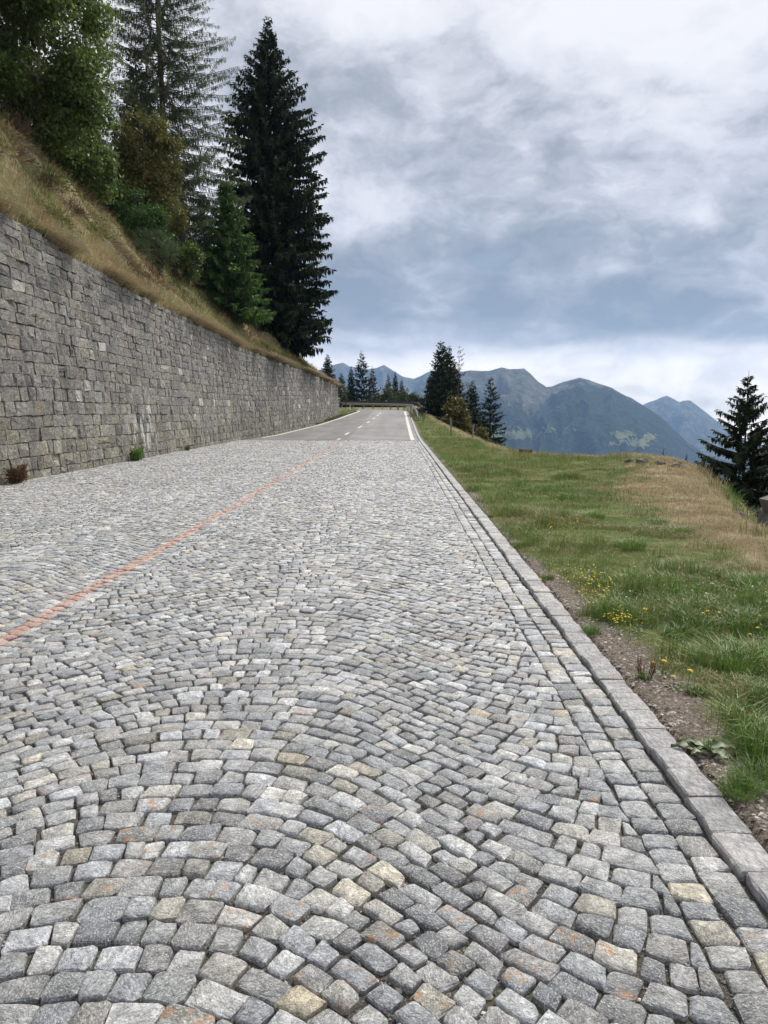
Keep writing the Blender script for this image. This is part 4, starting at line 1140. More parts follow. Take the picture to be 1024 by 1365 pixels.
# small conifers and scrub where the wall ends
sm_geo = spruce_geo(8.0, 1.9, 340, whorl=0.32, per=8, twl=0.5, dens=1.5, droop=0.26, tw=0.32)
o, SMALL = conifer('spruce_tree', P(437, 540, 90), 'small spruce just right of the tallest spruce above the wall end', 'tree', 'spruces by the road bend', 'spruce', sm_geo, None, 1.0)
zt = P(437, 472, 90); bz = hill_pt(1.3, 90.0)
o.location = (P(437, 500, 90)[0], 90, bz[2] - 0.5); o.scale = (1, 1, (zt[2] - bz[2] + 0.5) / 8.0)
def ground_ahead(x, y):
    return float(zunder(np.array(x), np.array(y)))
def far_spruce(px, py_top, Y, wpx, label, group, meshes, base_z, rz=0.0):
    p = P(px, py_top, Y); hh = p[2] - base_z
    o, _ = conifer('spruce_tree', (p[0], Y, base_z), label, 'tree', group, 'spruce', None, meshes, 1.0, rz)
    w = 1.3 * wpx / 1025 * Y / 3.8
    o.scale = (w, w, hh / 8.0)
    return o
sm2 = spruce_geo(8.0, 1.9, 341, whorl=0.34, per=7, twl=0.5, dens=1.3, droop=0.3, tw=0.28, sparse=0.1)
o, SM2 = conifer('spruce_tree', (0, 0, 0), 'tallest spruce of the trio behind the bend', 'tree', 'spruces by the road bend', 'spruce', sm2, None, 1.0)
p = P(481, 466, 132); o.location = (p[0], 132, -1.5); w = 54 / 1025 * 132 / 3.8; o.scale = (w, w, (p[2] + 1.5) / 8)
for (px, py, Y, wp, lb, ms) in [(468, 488, 130, 26, 'left spruce of the trio behind the bend', SMALL), (496, 487, 134, 28, 'right spruce of the trio behind the bend', SM2),
                                (455, 497, 122, 34, 'dark spruce beside the wall end near the white sign', SMALL), (517, 497, 140, 22, 'left small spruce behind the green bush at the bend', SM2),
                                (527, 495, 141, 22, 'middle small spruce behind the green bush at the bend', SMALL), (536, 503, 143, 20, 'right small spruce behind the green bush at the bend', SM2),
                                (446, 512, 112, 26, 'low dark conifer just behind the end of the wall', SM2)]:
    far_spruce(px, py, Y, wp, lb, 'spruces by the road bend', ms, -2.0 if Y > 115 else -0.5, gg.uniform(0, 6))
# bushes behind the guardrail
bushg = leafy_geo(4.0, [(0, 0, 2.0, 2.0, 1.6, 1.6), (1.8, 0, 1.5, 1.6, 1.4, 1.3), (-1.6, 0, 1.4, 1.4, 1.3, 1.2)], 350, 9000, 0.34, 0.06, 70, 0.55, stems=4, spread=0.6)
for k, (px, py, Y, sc, lb) in enumerate([(520, 519, 124, 1.15, 'pale green broadleaf bush behind the guardrail at the bend'), (541, 522, 120, 0.95, 'green bush behind the right end of the bend'), (570, 545, 88, 0.75, 'dark green bush at the foot of the spruce group beyond the guardrail'), (440, 505, 108, 0.9, 'dark scrub on the bank at the end of the wall')]):
    p = P(px, py, Y)
    if k == 0: o, BUSH = conifer('leafy_shrub', p, lb, 'shrub', 'bushes by the bend', 'bush', bushg, None, sc)
    else: o, _ = conifer('leafy_shrub', p, lb, 'shrub', 'bushes by the bend', 'bush', None, BUSH, sc, gg.uniform(0, 6))
    o.location = (p[0], Y, p[2] - 3.7 * sc)
# spruce group on the right beyond the guardrail
g1 = spruce_geo(14.0, 3.0, 360, whorl=0.46, per=9, twl=0.7, dens=1.7, droop=0.28, tw=0.3, power=0.7)
p = P(589, 452, 82)
o, BIG1 = conifer('spruce_tree', (p[0], 82, p[2] - 14), 'tallest spruce of the dense group right of the bend', 'tree', 'spruces beyond the verge', 'spruce', g1, None, 1.0)
p = P(598, 460, 84); conifer('spruce_tree', (p[0], 84, p[2] - 13.4), 'second spruce of the dense group, crown merged with the tallest', 'tree', 'spruces beyond the verge', 'spruce', None, BIG1, 0.96, 2.0)
g2 = spruce_geo(12.0, 2.1, 361, whorl=0.62, per=5, twl=0.5, dens=0.75, droop=0.22, tw=0.24, sparse=0.15, power=0.6)
p = P(612, 460, 80); conifer('spruce_tree', (p[0], 80, p[2] - 12), 'thin sparse-topped spruce on the right of the dense group', 'tree', 'spruces beyond the verge', 'spruce', g2)
p = P(576, 492, 86); conifer('spruce_tree', (p[0], 86, p[2] - 9.8), 'lower spruce on the left of the dense group', 'tree', 'spruces beyond the verge', 'spruce', None, SMALL, (1.6, 1.6, 1.22), 1.0)
p = P(606, 482, 83); conifer('spruce_tree', (p[0], 83, p[2] - 10.5), 'shorter spruce filling the right side of the dense group', 'tree', 'spruces beyond the verge', 'spruce', None, SMALL, (1.7, 1.7, 1.31), 4.0)
p = P(630, 507, 72); conifer('spruce_tree', (p[0], 72, p[2] - 7.6), 'middle-sized spruce between the dense group and the separate one', 'tree', 'spruces beyond the verge', 'spruce', None, SMALL, (1.2, 1.2, 0.95), 3.0)
g3 = spruce_geo(8.0, 2.0, 362, whorl=0.46, per=8, twl=0.5, dens=1.5, droop=0.18, tw=0.26, hang=0.35, power=0.75)
p = P(654, 501, 62); conifer('spruce_tree', (p[0], 62, p[2] - 7.2), 'separate symmetrical spruce with tiered branches at the right of the group', 'tree', 'spruces beyond the verge', 'spruce', g3, None, 0.9)
og = leafy_geo(3.6, [(0, 0, 2.2, 0.9, 0.9, 1.3), (0.1, 0, 1.0, 1.1, 1.0, 0.9)], 363, 5000, 0.24, 0.05, 40, 0.4, stems=2, spread=0.2)
p = P(608, 524, 66); o, OLV = conifer('rowan_tree', (p[0], 66, p[2] - 3.7), 'olive-green broadleaf sapling in front of the dense spruces', 'tree', None, 'olive', og, None, 1.0)
p = P(643, 568, 50); conifer('leafy_shrub', (p[0], 50, p[2] - 1.5), 'small olive bush at the foot of the separate spruce', 'shrub', None, 'olive', None, OLV, 0.42, 1.0)
# spruce at the right edge of the frame
g4 = spruce_geo(8.6, 3.1, 370, whorl=0.33, per=10, twl=0.34, dens=2.6, droop=0.20, tw=0.26, hang=0.5, shape=([0, 0.2, 0.5, 0.75, 0.88, 0.95, 1.0], [1.0, 0.92, 0.62, 0.34, 0.16, 0.05, 0.0]))
p = P(1003, 493, 22.5)
conifer('spruce_tree', (p[0], 22.5, p[2] - 8.4), 'spruce at the right edge of the photo standing below the dry bank', 'tree', None, 'spruce', g4, None, 8.4 / 8.6)
for (px, py, Y, wp, lb) in [(885, 596, 60, 12, 'left tiny treetop showing above the dry knoll'), (916, 602, 52, 16, 'right tiny treetop showing above the dry knoll'), (952, 606, 34, 44, 'low dark conifer on the slope left of the right edge spruce'), (1035, 560, 30, 110, 'dark conifer behind the right edge spruce')]:
    pp = P(px, py, Y); far_spruce(px, py, Y, wp, lb, 'conifers on the slope below the verge', SM2, pp[2] - (5.0 if Y > 35 else 4.5), gg.uniform(0, 6))

# ------------------------------------------------------------------ grasses
def blades(pts, hgt, wid, lean, rng, tint, segs=2, fall=None):
    """grass blades at pts; returns V,T,A"""
    N = len(pts); az = rng.uniform(0, 2 * pi, N)
    d = np.stack([np.cos(az), np.sin(az), 0 * az], 1)
    if fall is not None: d = d * 0.6 + np.asarray(fall)
    s = np.stack([-np.sin(az), np.cos(az), 0 * az], 1)
    h = hgt[:, None]; w = wid[:, None]; l = (lean * hgt)[:, None]
    if segs == 2:
        m = pts + np.array([0, 0, 1.0]) * h * 0.62 + d * l * 0.30
        tp = pts + np.array([0, 0, 1.0]) * h * (1 - 0.25 * np.minimum(lean, 1.5))[:, None] + d * l
        V = np.stack([pts - s * w / 2, pts + s * w / 2, m + s * w * 0.36, m - s * w * 0.36, tp], 1)
        T = np.array([(0, 1, 2), (0, 2, 3), (3, 2, 4)])
    else:
        tp = pts + np.array([0, 0, 1.0]) * h + d * l
        V = np.stack([pts - s * w / 2, pts + s * w / 2, tp], 1); T = np.array([(0, 1, 2)])
    k = V.shape[1]
    return V.reshape(-1, 3), (T[None] + (np.arange(N) * k)[:, None, None]).reshape(-1, 3), np.repeat(tint, k, 0)
def join_geo(name, gs, mat, smooth=False):
    vo = 0; VV = []; TT = []; AA = []
    for v_, t_, a_ in gs: VV.append(v_); TT.append(t_ + vo); AA.append(a_); vo += len(v_)
    return mesh(name, np.vstack(VV), np.vstack(TT), None, np.vstack(AA), smooth, mat)
def in_view(x, y, z, pad=90):
    a, b_, c_ = proj(np.stack([x, y, z], -1)); return (a > -pad) & (a < 1024 + pad) & (b_ < 1365 + pad)

r = np.random.default_rng(404)
def verge_grass():
    gs = []; dg = []
    for (ya, yb, dens, seg) in ((1.8, 6, 5200, 2), (6, 12, 2600, 2), (12, 22, 1100, 2), (22, 45, 420, 1), (45, 80, 160, 1)):
        x1 = 9.5; n = int((yb - ya) * (x1 - 1.33) * dens)
        y = r.uniform(ya, yb, n); x = r.uniform(1.33, x1, n)
        ok = (x < y * 0.53 + 1.2) & (x < edge_x(y) + 1.0)
        x, y = x[ok], y[ok]
        gv, dr, rk, _ = verge_tint(x, y)
        clump = fbm(x * 1.5, y * 1.5, 131, 3)
        f = np.clip(1 - gv * 1.05, 0, 1) * np.clip(0.55 + (clump - 0.40) * 3.0, 0.22, 1)
        keep = r.random(len(x)) < f
        x, y, dr, clump = x[keep], y[keep], dr[keep], clump[keep]
        z = zverge(x, y) - 0.004
        isdry = r.random(len(x)) < dr
        far = 1 + (y > 12) * 0.4 + (y > 22) * 1.0 + (y > 45) * 1.5
        cl2 = np.where(y < 9, fbm(x * 4.2, y * 4.2, 171, 2), fbm(x * 2.4, y * 1.5, 173, 3))
        h = np.clip(0.03 + (0.07 * np.clip((clump - 0.35) * 3, 0, 1.3) + 0.16 * np.clip((cl2 - 0.52) * 4, 0, 1)) * r.uniform(0.4, 1.4, len(x)), 0.025, 0.26)
        hue = np.clip(0.30 + 0.45 * (fbm(x * 0.9, y * 0.9, 141, 3) - 0.4) * 2.2 + r.normal(0, 0.14, len(x)), 0, 1)
        hue = np.clip(hue + (cl2 - 0.5) * 0.8, 0, 1); hue = np.where(r.random(len(x)) < 0.10 + 0.22 * (fbm(x * 0.7, y * 0.9, 181, 3) > 0.56), r.uniform(0, 0.2, len(x)), hue)
        A = np.stack([hue, np.clip(r.normal(0.5, 0.14, len(x)), 0, 1), 0 * x, 0 * x], 1)
        pts = np.stack([x, y, z], -1)
        g_ = ~isdry
        w = r.uniform(0.003, 0.0055, len(x)) * far
        gs.append(blades(pts[g_], h[g_], w[g_], r.uniform(0.2, 1.1, g_.sum()), r, A[g_], seg))
        hs = r.uniform(0.05, 0.14, isdry.sum())
        Ad = np.stack([np.clip(r.normal(0.55, 0.2, isdry.sum()), 0, 0.95), np.clip(r.normal(0.52, 0.15, isdry.sum()), 0, 1), 0 * hs, 0 * hs], 1)
        dg.append(blades(pts[isdry], hs, w[isdry] * 0.9, r.uniform(0.5, 2.2, isdry.sum()), r, Ad, seg))
    tag(link('grass', join_geo('grass', gs, MT['grass'])), 'short green meadow grass on the right verge', None, None, 'stuff')
    tag(link('dry_grass', join_geo('dry_grass', dg, MT['straw'])), 'straw-coloured dry grass along the crest of the right verge', None, None, 'stuff')
    print('verge blades', sum(len(g[1]) for g in gs), sum(len(g[1]) for g in dg))
verge_grass()
def bank_grass():
    gs = []
    for (ya, yb, dens) in ((13, 30, 330), (30, 50, 230), (50, 77, 150)):
        n = int((yb - ya) * 9 * dens); y = r.uniform(ya, yb, n); s = 9 * r.random(n) ** 1.35
        z = zhill(s, y); x = xtop(y) - 0.02 - s
        nn = fbm(s * 0.9, y * 0.6, 71, 4)
        keep = (r.random(n) < np.clip(0.3 + (0.60 - nn) * 4.0, 0.45, 1)) & in_view(x, y, z, 150)
        x, y, z, s, nn = x[keep], y[keep], z[keep], s[keep], nn[keep]; m = len(x)
        h = r.uniform(0.18, 0.46, m); far = 1 + (y > 50) * 0.9 + (y > 30) * 0.35
        hue = np.clip(0.42 + 0.22 * np.exp(-s / 0.9) + (fbm(s * 0.55, y * 0.30, 151, 3) - 0.5) * 2.8 + r.normal(0, 0.13, m), 0, 1)
        dk = fbm(s * 1.1, y * 0.7, 191, 3)
        A = np.stack([hue, np.clip(r.normal(0.46, 0.13, m) + (dk - 0.5) * 1.3, 0, 1), 0 * x, 0 * x], 1)
        gs.append(blades(np.stack([x, y, z - 0.02], -1), h, r.uniform(0.008, 0.016, m) * far, r.uniform(0.5, 1.5, m), r, A, 2, fall=(0.55, -0.1, 0)))
    # fringe hanging over the wall top
    y = r.uniform(13, 77, 26000); cl = fbm(y * 1.1, y * 0, 161, 3); y = y[r.random(len(y)) < np.clip((cl - 0.46) * 8, 0.05, 1)]; m = len(y)
    s = r.uniform(-0.06, 0.35, m); x = xtop(y) - s; z = ztop(y) + np.clip(s, 0, 1) * 0.6 - 0.03
    A = np.stack([np.clip(r.normal(0.32, 0.2, m), 0, 1), np.clip(r.normal(0.38, 0.14, m), 0, 1), 0 * x, 0 * x], 1)
    gs.append(blades(np.stack([x, y, z], -1), r.uniform(0.16, 0.60, m), r.uniform(0.010, 0.020, m) * (1 + (y > 45)), r.uniform(1.3, 2.6, m), r, A, 2, fall=(0.8, 0, -0.35)))
    tag(link('bank_grass', join_geo('bank_grass', gs, MT['straw'])), 'long dry yellow-brown grass on the bank above the wall', None, None, 'stuff')
    print('bank', sum(len(g[1]) for g in gs))
bank_grass()
# bracken and low scrub on the bank
def bracken():
    g = np.random.default_rng(612); VV = []; TT = []; AA = []; vo = 0
    for k in range(46):
        y_ = g.uniform(16, 62); s_ = 0.8 + 5.5 * g.random() ** 0.8; b_ = hill_pt(s_, y_); n = int(g.uniform(160, 420)); w = g.uniform(0.3, 0.8)
        d = g.normal(0, 1, (n, 3)); d[:, 2] = np.abs(d[:, 2]) * 0.7; pos = b_ + d * np.array([w * 0.5, w * 0.7, w * 0.42]); pos[:, 2] -= d[:, 0] * w * 0.35
        ln = g.uniform(0.12, 0.30, n); V, T = cards(pos, d * (1, 1, 0.4) + g.normal(0, 0.6, (n, 3)), ln, ln * g.uniform(0.12, 0.3, n), g)
        VV.append(V.reshape(-1, 3)); TT.append((T[None] + (np.arange(n) * 4)[:, None, None]).reshape(-1, 3) + vo); vo += n * 4
        hb_ = g.choice([0.05, 0.2, 0.3, 0.9, 1.0], p=[0.3, 0.25, 0.15, 0.2, 0.1])
        AA.append(np.repeat(np.stack([np.clip(g.normal(hb_, 0.08, n), 0, 1), np.clip(g.normal(0.38, 0.14, n), 0, 1), 0 * ln, 0 * ln], 1), 4, 0))
    tag(link('bracken', mesh('bracken', np.vstack(VV), np.vstack(TT), None, np.vstack(AA), False, MT['straw'])), 'brown bracken and low scrub scattered over the bank', None, None, 'stuff')
bracken()
# gravel on the verge beside the kerb
n = 9000; y = 1.8 + 20 * r.random(n) ** 1.9; x = 1.335 + np.abs(r.normal(0, 0.28, n)); gv, dr, rk, _ = verge_tint(x, y)
k = (r.random(n) < 0.15 + gv) ; x, y = x[k], y[k]
tag(grit('gravel', np.column_stack([x, y, zverge(x, y) + 0.001]), 0.0075, 57, MT['gravel'], None, (0, 0, 0), 0.55), 'small loose gravel along the back of the kerb', None, None, 'stuff')

# ------------------------------------------------------------------ plants that stand out
def gpx(px, py):
    """verge point under a photo pixel"""
    for Y in np.arange(1.8, 60, 0.02):
        p = P(px, py, Y)
        if p[2] <= float(zverge(p[0], Y)): return p
    return P(px, py, 20)
def tuft_mesh(seed, n, h, spread, hue):
    g = np.random.default_rng(seed)
    a = g.uniform(0, 2 * pi, n); rr = spread * np.sqrt(g.random(n)) * 0.5
    pts = np.stack([rr * np.cos(a), rr * np.sin(a), 0 * a - 0.01], 1)
    hh = h * g.uniform(0.45, 1.1, n)
    A = np.stack([np.clip(g.normal(hue, 0.12, n), 0, 1), np.clip(g.normal(0.52, 0.13, n), 0, 1), 0 * a, 0 * a], 1)
    az = a + g.normal(0, 0.5, n); d = np.stack([np.cos(az), np.sin(az), 0 * az], 1)
    s = np.stack([-np.sin(az), np.cos(az), 0 * az], 1); w = g.uniform(0.0035, 0.0065, n)[:, None]; ln = g.uniform(0.25, 1.2, n)[:, None] * hh[:, None]
    up = np.array([0, 0, 1.0]); H = hh[:, None]
    m = pts + up * H * 0.6 + d * ln * 0.32; tp = pts + up * H * 0.92 + d * ln
    V = np.stack([pts - s * w / 2, pts + s * w / 2, m + s * w * 0.4, m - s * w * 0.4, tp], 1)
    T = np.array([(0, 1, 2), (0, 2, 3), (3, 2, 4)])
    return mesh('grass_tuft', V.reshape(-1, 3), (T[None] + (np.arange(n) * 5)[:, None, None]).reshape(-1, 3), None, np.repeat(A, 5, 0), False, MT['grass'])
TM = [tuft_mesh(501, 330, 0.17, 0.30, 0.72), tuft_mesh(502, 260, 0.13, 0.22, 0.6), tuft_mesh(503, 420, 0.19, 0.42, 0.82)]
tufts = [(905, 848, 1, 1.0, 'spiky grass tuft in the middle of the near verge'), (975, 888, 2, 1.15, 'large dark green grass tuft above the gravel patch'), (1015, 1010, 0, 0.95, 'bright grass tuft leaning over the gravel at the right edge'),
         (1012, 880, 2, 1.0, 'dark green tuft at the right edge beside the large tuft'), (905, 712, 2, 1.0, 'dark green tuft next to the dry grass slope'), (1010, 1045, 0, 0.75, 'lowest grass tuft at the right edge'), (990, 960, 1, 1.0, 'loose tuft right of the gravel patch'),
         (880, 700, 0, 0.9, 'small dark tuft left of the one by the dry slope'), (845, 790, 1, 1.0, 'small tuft left of the spiky one'), (1000, 780, 2, 0.95, 'tuft under the dry slope at the right edge'), (940, 770, 0, 1.0, 'tuft in mid verge below the dry slope'),
         (930, 925, 1, 0.6, 'small tuft on the gravel patch'), (790, 690, 2, 0.9, 'tuft in the upper verge left of the dry grass'), (950, 1000, 1, 0.55, 'small tuft beside the broad leaves'), (840, 730, 2, 0.9, 'tuft in the middle of the upper verge'), (1000, 830, 0, 1.0, 'tuft by the yellow flowers at the right edge')]
for px, py, k, sc, lb in tufts:
    p = gpx(px, py); o = link('grass_tuft', TM[k]); o.location = (p[0], p[1], float(zverge(p[0], p[1]))); o.scale = (sc * 0.9, sc * 0.9, sc * 0.72); o.rotation_euler = (0, 0, r.uniform(0, 6))
    tag(o, lb, 'grass tuft', 'grass tufts on the verge')
for k, (yk, lb) in enumerate([(5.4, 'first small weed rooted against the back of the kerb'), (7.2, 'second small weed against the back of the kerb, beside the yellow flowers'), (8.9, 'third small weed against the back of the kerb'), (11.5, 'fourth small weed against the back of the kerb'), (3.05, 'nearest small weed against the back of the kerb')]):
    o = link('grass_tuft', TM[k % 2]); xk = 1.40 + 0.03 * (k % 3); o.location = (xk, yk, float(zverge(xk, yk))); sc_ = 0.42 + 0.1 * (k % 3); o.scale = (sc_,) * 3; o.rotation_euler = (0, 0, k * 1.3)
    tag(o, lb, 'grass tuft', 'weeds along the kerb')
# dandelions: rosette, stalk and flower head
def dandelion(p, label, h):
    o = empty('dandelion', (p[0], p[1], float(zverge(p[0], p[1])) - 0.003), label, 'flower', 'yellow dandelions on the verge', r.uniform(0, 6))
    return o
st = MB().tube([(0, 0, 0), (0.006, 0.003, 0.06), (0.004, 0.008, 0.118)], [0.0022, 0.0018, 0.0016], 5).build('stalk', MT['stem'], True)
hb = MB()
for ring_, (nr, r0, r1, zz_) in enumerate(((13, 0.004, 0.019, 0.0), (10, 0.002, 0.013, 0.004), (6, 0.0, 0.007, 0.007))):
    for k in range(nr):
        a = k * 2 * pi / nr + ring_ * 0.3; d = np.array([cos(a), sin(a), 0]); s = np.array([-sin(a), cos(a), 0]) * 0.0035
        hb.add([d * r0 + (0, 0, zz_), d * r1 * 0.8 + s + (0, 0, zz_ + 0.002), d * r1 + (0, 0, zz_ + 0.0005), d * r1 * 0.8 - s + (0, 0, zz_ + 0.002)], [(0, 1, 2), (0, 2, 3)])
fl = hb.build('flower_head', MT['yellow'])
lv = MB()
for k in range(7):
    a = k * 0.9 + 0.2; d = np.array([cos(a), sin(a), 0]); s = np.array([-sin(a), cos(a), 0]); L_ = 0.055 + 0.02 * ((k * 7) % 3)
    lv.add([d * 0.004, d * L_ * 0.5 + s * 0.006 + (0, 0, 0.018), d * L_ * 0.8 + s * 0.010 + (0, 0, 0.018), d * L_ + (0, 0, 0.012), d * L_ * 0.8 - s * 0.010 + (0, 0, 0.018), d * L_ * 0.5 - s * 0.006 + (0, 0, 0.018)], [(0, 1, 5)], [(1, 2, 4, 5)], (0.5, 0.5, 0.5, 0)); lv.T.append(np.array([[2, 3, 4]]) + lv.n - 6)
lf = lv.build('leaf_rosette', MT['leaf'])
dand = [(870, 897), (884, 901), (898, 918), (917, 916), (735, 712), (858, 828), (862, 836), (838, 798), (880, 742), (905, 768), (937, 834), (943, 830), (957, 829), (954, 818), (1012, 834), (1008, 850), (850, 842), (915, 740), (845, 768), (1000, 858), (768, 790), (790, 772), (1020, 800), (822, 845)]
for px, py in dand:
    p = gpx(px, py); o = dandelion(p, 'single yellow dandelion flower in the grass of the near verge', 0.1); sc = r.uniform(0.55, 0.85); o.scale = (sc * 1.1, sc * 1.1, sc)
    link('stalk', st, o); h_ = link('flower_head', fl, o); h_.location = (0.004, 0.008, 0.118); h_.rotation_euler = (r.uniform(-0.4, 0.4), r.uniform(-0.4, 0.4), 0); link('leaf_rosette', lf, o)
# clusters of small yellow flowers
def flower_mass(name, spots, n, label, mat):
    g = np.random.default_rng(61); c = np.array([gpx(a, b_) for a, b_, _ in spots]); w = np.array([s[2] for s in spots])
    idx = g.integers(0, len(spots), n); xy = c[idx, :2] + g.normal(0, 1, (n, 2)) * w[idx][:, None]
    z = zverge(xy[:, 0], xy[:, 1]) + g.uniform(0.05, 0.13, n)
    V = []; T = []; a6 = np.arange(6) * pi / 3; mb = MB()
    for k in range(n):
        rr = g.uniform(0.004, 0.0085); t1, t2 = g.normal(0, 0.3, 2)
        ring_ = np.column_stack([np.cos(a6) * rr, np.sin(a6) * rr, np.cos(a6) * rr * t1 + np.sin(a6) * rr * t2]); q = np.array([xy[k, 0], xy[k, 1], z[k]])
        mb.add(np.vstack([[q + (0, 0, 0.003)], q + ring_]), [(0, 1 + j_, 1 + (j_ + 1) % 6) for j_ in range(6)])
    tag(link(name, mb.build(name, MT[mat])), label, None, None, 'stuff')
flower_mass('yellow_flowers', [(745, 700, 0.22), (735, 715, 0.18), (770, 775, 0.16), (785, 790, 0.16), (800, 780, 0.16), (795, 805, 0.10), (825, 838, 0.07)], 330, 'loose drift of tiny yellow flowers near the kerb', 'yellow')
flower_mass('white_flowers', [(750, 695, 0.18), (880, 790, 0.4), (970, 800, 0.35), (850, 700, 0.6)], 110, 'tiny pale flower heads scattered in the verge grass', 'whiteplastic')
# dock plants with rusty seed spikes
def dock(px, py, sc, label, seed):
    p = gpx(px, py); g = np.random.default_rng(seed)
    o = empty('dock_plant', (p[0], p[1], float(zverge(p[0], p[1])) - 0.005), label, 'plant', 'dock plants on the gravel'); o.scale = (sc,) * 3
    for k in range(12):
        a = g.uniform(0, 6.28); rr = g.uniform(0.01, 0.06); h = g.uniform(0.06, 0.16)
        b0 = np.array([cos(a) * rr, sin(a) * rr, 0]); tp = b0 + np.array([cos(a) * 0.03, sin(a) * 0.03, h])
        mb = MB(); zz = np.linspace(0, 1, 7)
        mb.tube(b0 + (tp - b0) * zz[:, None] + g.normal(0, 0.0012, (7, 3)), [0.0012, 0.0013, 0.0032, 0.0024, 0.0034, 0.0022, 0.0008], 5)
        link('seed_spike', mb.build('seed_spike', MT['dock']), o)
    n = 60; a = g.uniform(0, 2 * pi, n); pts = np.stack([0.05 * np.cos(a) * g.random(n), 0.05 * np.sin(a) * g.random(n), 0 * a], 1)
    v_, t_, a_ = blades(pts, g.uniform(0.03, 0.08, n), g.uniform(0.004, 0.008, n), g.uniform(0.3, 1.2, n), g, np.stack([g.uniform(0.3, 0.8, n), g.uniform(0.3, 0.5, n), 0 * a, 0 * a], 1))
    link('leaves', mesh('leaves', v_, t_, None, a_, False, MT['grass']), o)
dock(858, 905, 1.0, 'dock plant with dark rusty spikes beside the kerb', 71)
dock(992, 938, 0.8, 'dock plant with rusty spikes right of the gravel patch', 72)
# broad wavy leaves on the gravel
def broadleaf(px, py, spec, label):
    p = gpx(px, py); z0 = float(zverge(p[0], p[1]))
    o = empty('broadleaf_plant', (p[0], p[1], z0), label, 'plant')
    for k, (ang, L_, W_, lift) in enumerate(spec):
        mb = MB(); ts = np.linspace(0, 1, 7); ctr = []
        V = []
        g = np.random.default_rng(80 + k)
        for t_ in ts:
            w = W_ * math.sin(pi * min(t_ * 0.92 + 0.06, 1)) ** 0.7 * (1 + 0.18 * math.sin(t_ * 22 + k)); zc = 0.014 + lift * math.sin(t_ * pi) * 0.5
            c_ = np.array([cos(ang), sin(ang), 0]) * L_ * t_; s = np.array([-sin(ang), cos(ang), 0])
            V += [c_ + s * w / 2 + (0, 0, zc + 0.012 + 0.006 * math.sin(t_ * 17)), c_ + (0, 0, zc), c_ - s * w / 2 + (0, 0, zc + 0.012 + 0.006 * math.cos(t_ * 19))]
        Qb = [(i_ * 3 + j_, i_ * 3 + j_ + 1, i_ * 3 + j_ + 4, i_ * 3 + j_ + 3) for i_ in range(6) for j_ in range(2)]
        mb.add(V, None, Qb, (g.uniform(0.2, 0.7), g.uniform(0.35, 0.55), 0, 0))
        link('leaf', mb.build('leaf', MT['leaf'], True), o)
broadleaf(945, 1006, [(2.95, 0.17, 0.05, 0.03), (2.5, 0.15, 0.05, 0.04), (-1.2, 0.12, 0.06, 0.03), (0.1, 0.14, 0.055, 0.03), (3.6, 0.11, 0.045, 0.02)], 'plant with broad wavy grey-green leaves lying on the gravel')
# plants at the foot of the wall
def wall_plant(px, py, name, label, mat, n, h, spread, hue):
    Y = None
    for yy_ in np.arange(12, 60, 0.1):
        if P(px, py, yy_)[2] <= 0.02: Y = yy_; break
    p = P(px, py, Y); x = max(p[0], float(wx(Y)) + 0.1)
    g = np.random.default_rng(int(px)); a = g.uniform(0, 2 * pi, n)
    rr = spread * np.sqrt(g.random(n))
    base = np.stack([np.abs(rr * np.cos(a)) * 0.6, rr * np.sin(a), 0 * a], 1) * 0.35
    dv = np.stack([np.abs(np.cos(a)) * 0.8, np.sin(a), g.uniform(0.3, 1.6, n)], 1)
    pos = base + dv * (g.random(n) ** 0.7 * h * 0.55)[:, None]
    ln = g.uniform(0.05, 0.12, n)
    V, T = cards(pos, dv + g.normal(0, 0.5, (n, 3)), ln, ln * 0.35, g)
    A = np.stack([np.clip(g.normal(hue, 0.15, n), 0, 1), np.clip(g.normal(0.55, 0.12, n), 0, 1), 0 * a, 0 * a], 1)
    o = link(name, mesh(name, V.reshape(-1, 3), (T[None] + (np.arange(n) * 4)[:, None, None]).reshape(-1, 3), None, np.repeat(A, 4, 0), False, MT[mat]))
    o.location = (x, Y, 0.0); tag(o, label, 'plant')
wall_plant(178, 613, 'fern_clump', 'bright green clump of weeds growing at the foot of the wall', 'grass', 1500, 0.42, 0.42, 0.8)
wall_plant(2, 643, 'withered_shrub', 'reddish brown withered plant at the foot of the wall by the left edge', 'brown', 1100, 0.42, 0.36, 0.7)
wall_plant(246, 600, 'weed_clump', 'small dark weed at the foot of the wall further along', 'grass', 300, 0.22, 0.2, 0.4)
# brown shrub and rubble on the bank
def twig_shrub(s_, y_, label, seed, h=1.2, n=420, mat='brown', wid=0.9):
    b = hill_pt(s_, y_); g = np.random.default_rng(seed); mb = MB()
    for k in range(16):
        a = g.uniform(0, 6.28); tp = np.array([cos(a) * wid * g.uniform(0.2, 0.8), sin(a) * wid * g.uniform(0.2, 0.8), h * g.uniform(0.5, 1.0)])
        mb.tube([(0, 0, -0.2), tp * 0.5 + g.normal(0, 0.06, 3), tp], [0.022, 0.013, 0.004], 4)
    o = empty('bare_shrub', tuple(b), label, 'shrub')
    link('stems', mb.build('stems', MT['brown']), o)
    d = g.normal(0, 1, (n, 3)); d[:, 2] = np.abs(d[:, 2]); pos = d * np.array([wid * 0.35, wid * 0.35, h * 0.4])
    ln = g.uniform(0.1, 0.22, n); V, T = cards(pos, d + g.normal(0, 0.6, (n, 3)), ln, ln * 0.14, g)
    A = np.stack([g.random(n), g.uniform(0.3, 0.6, n), 0 * ln, 0 * ln], 1)
    link('twigs', mesh('twigs', V.reshape(-1, 3), (T[None] + (np.arange(n) * 4)[:, None, None]).reshape(-1, 3), None, np.repeat(A, 4, 0), False, MT[mat]), o)['kind'] = 'stuff'
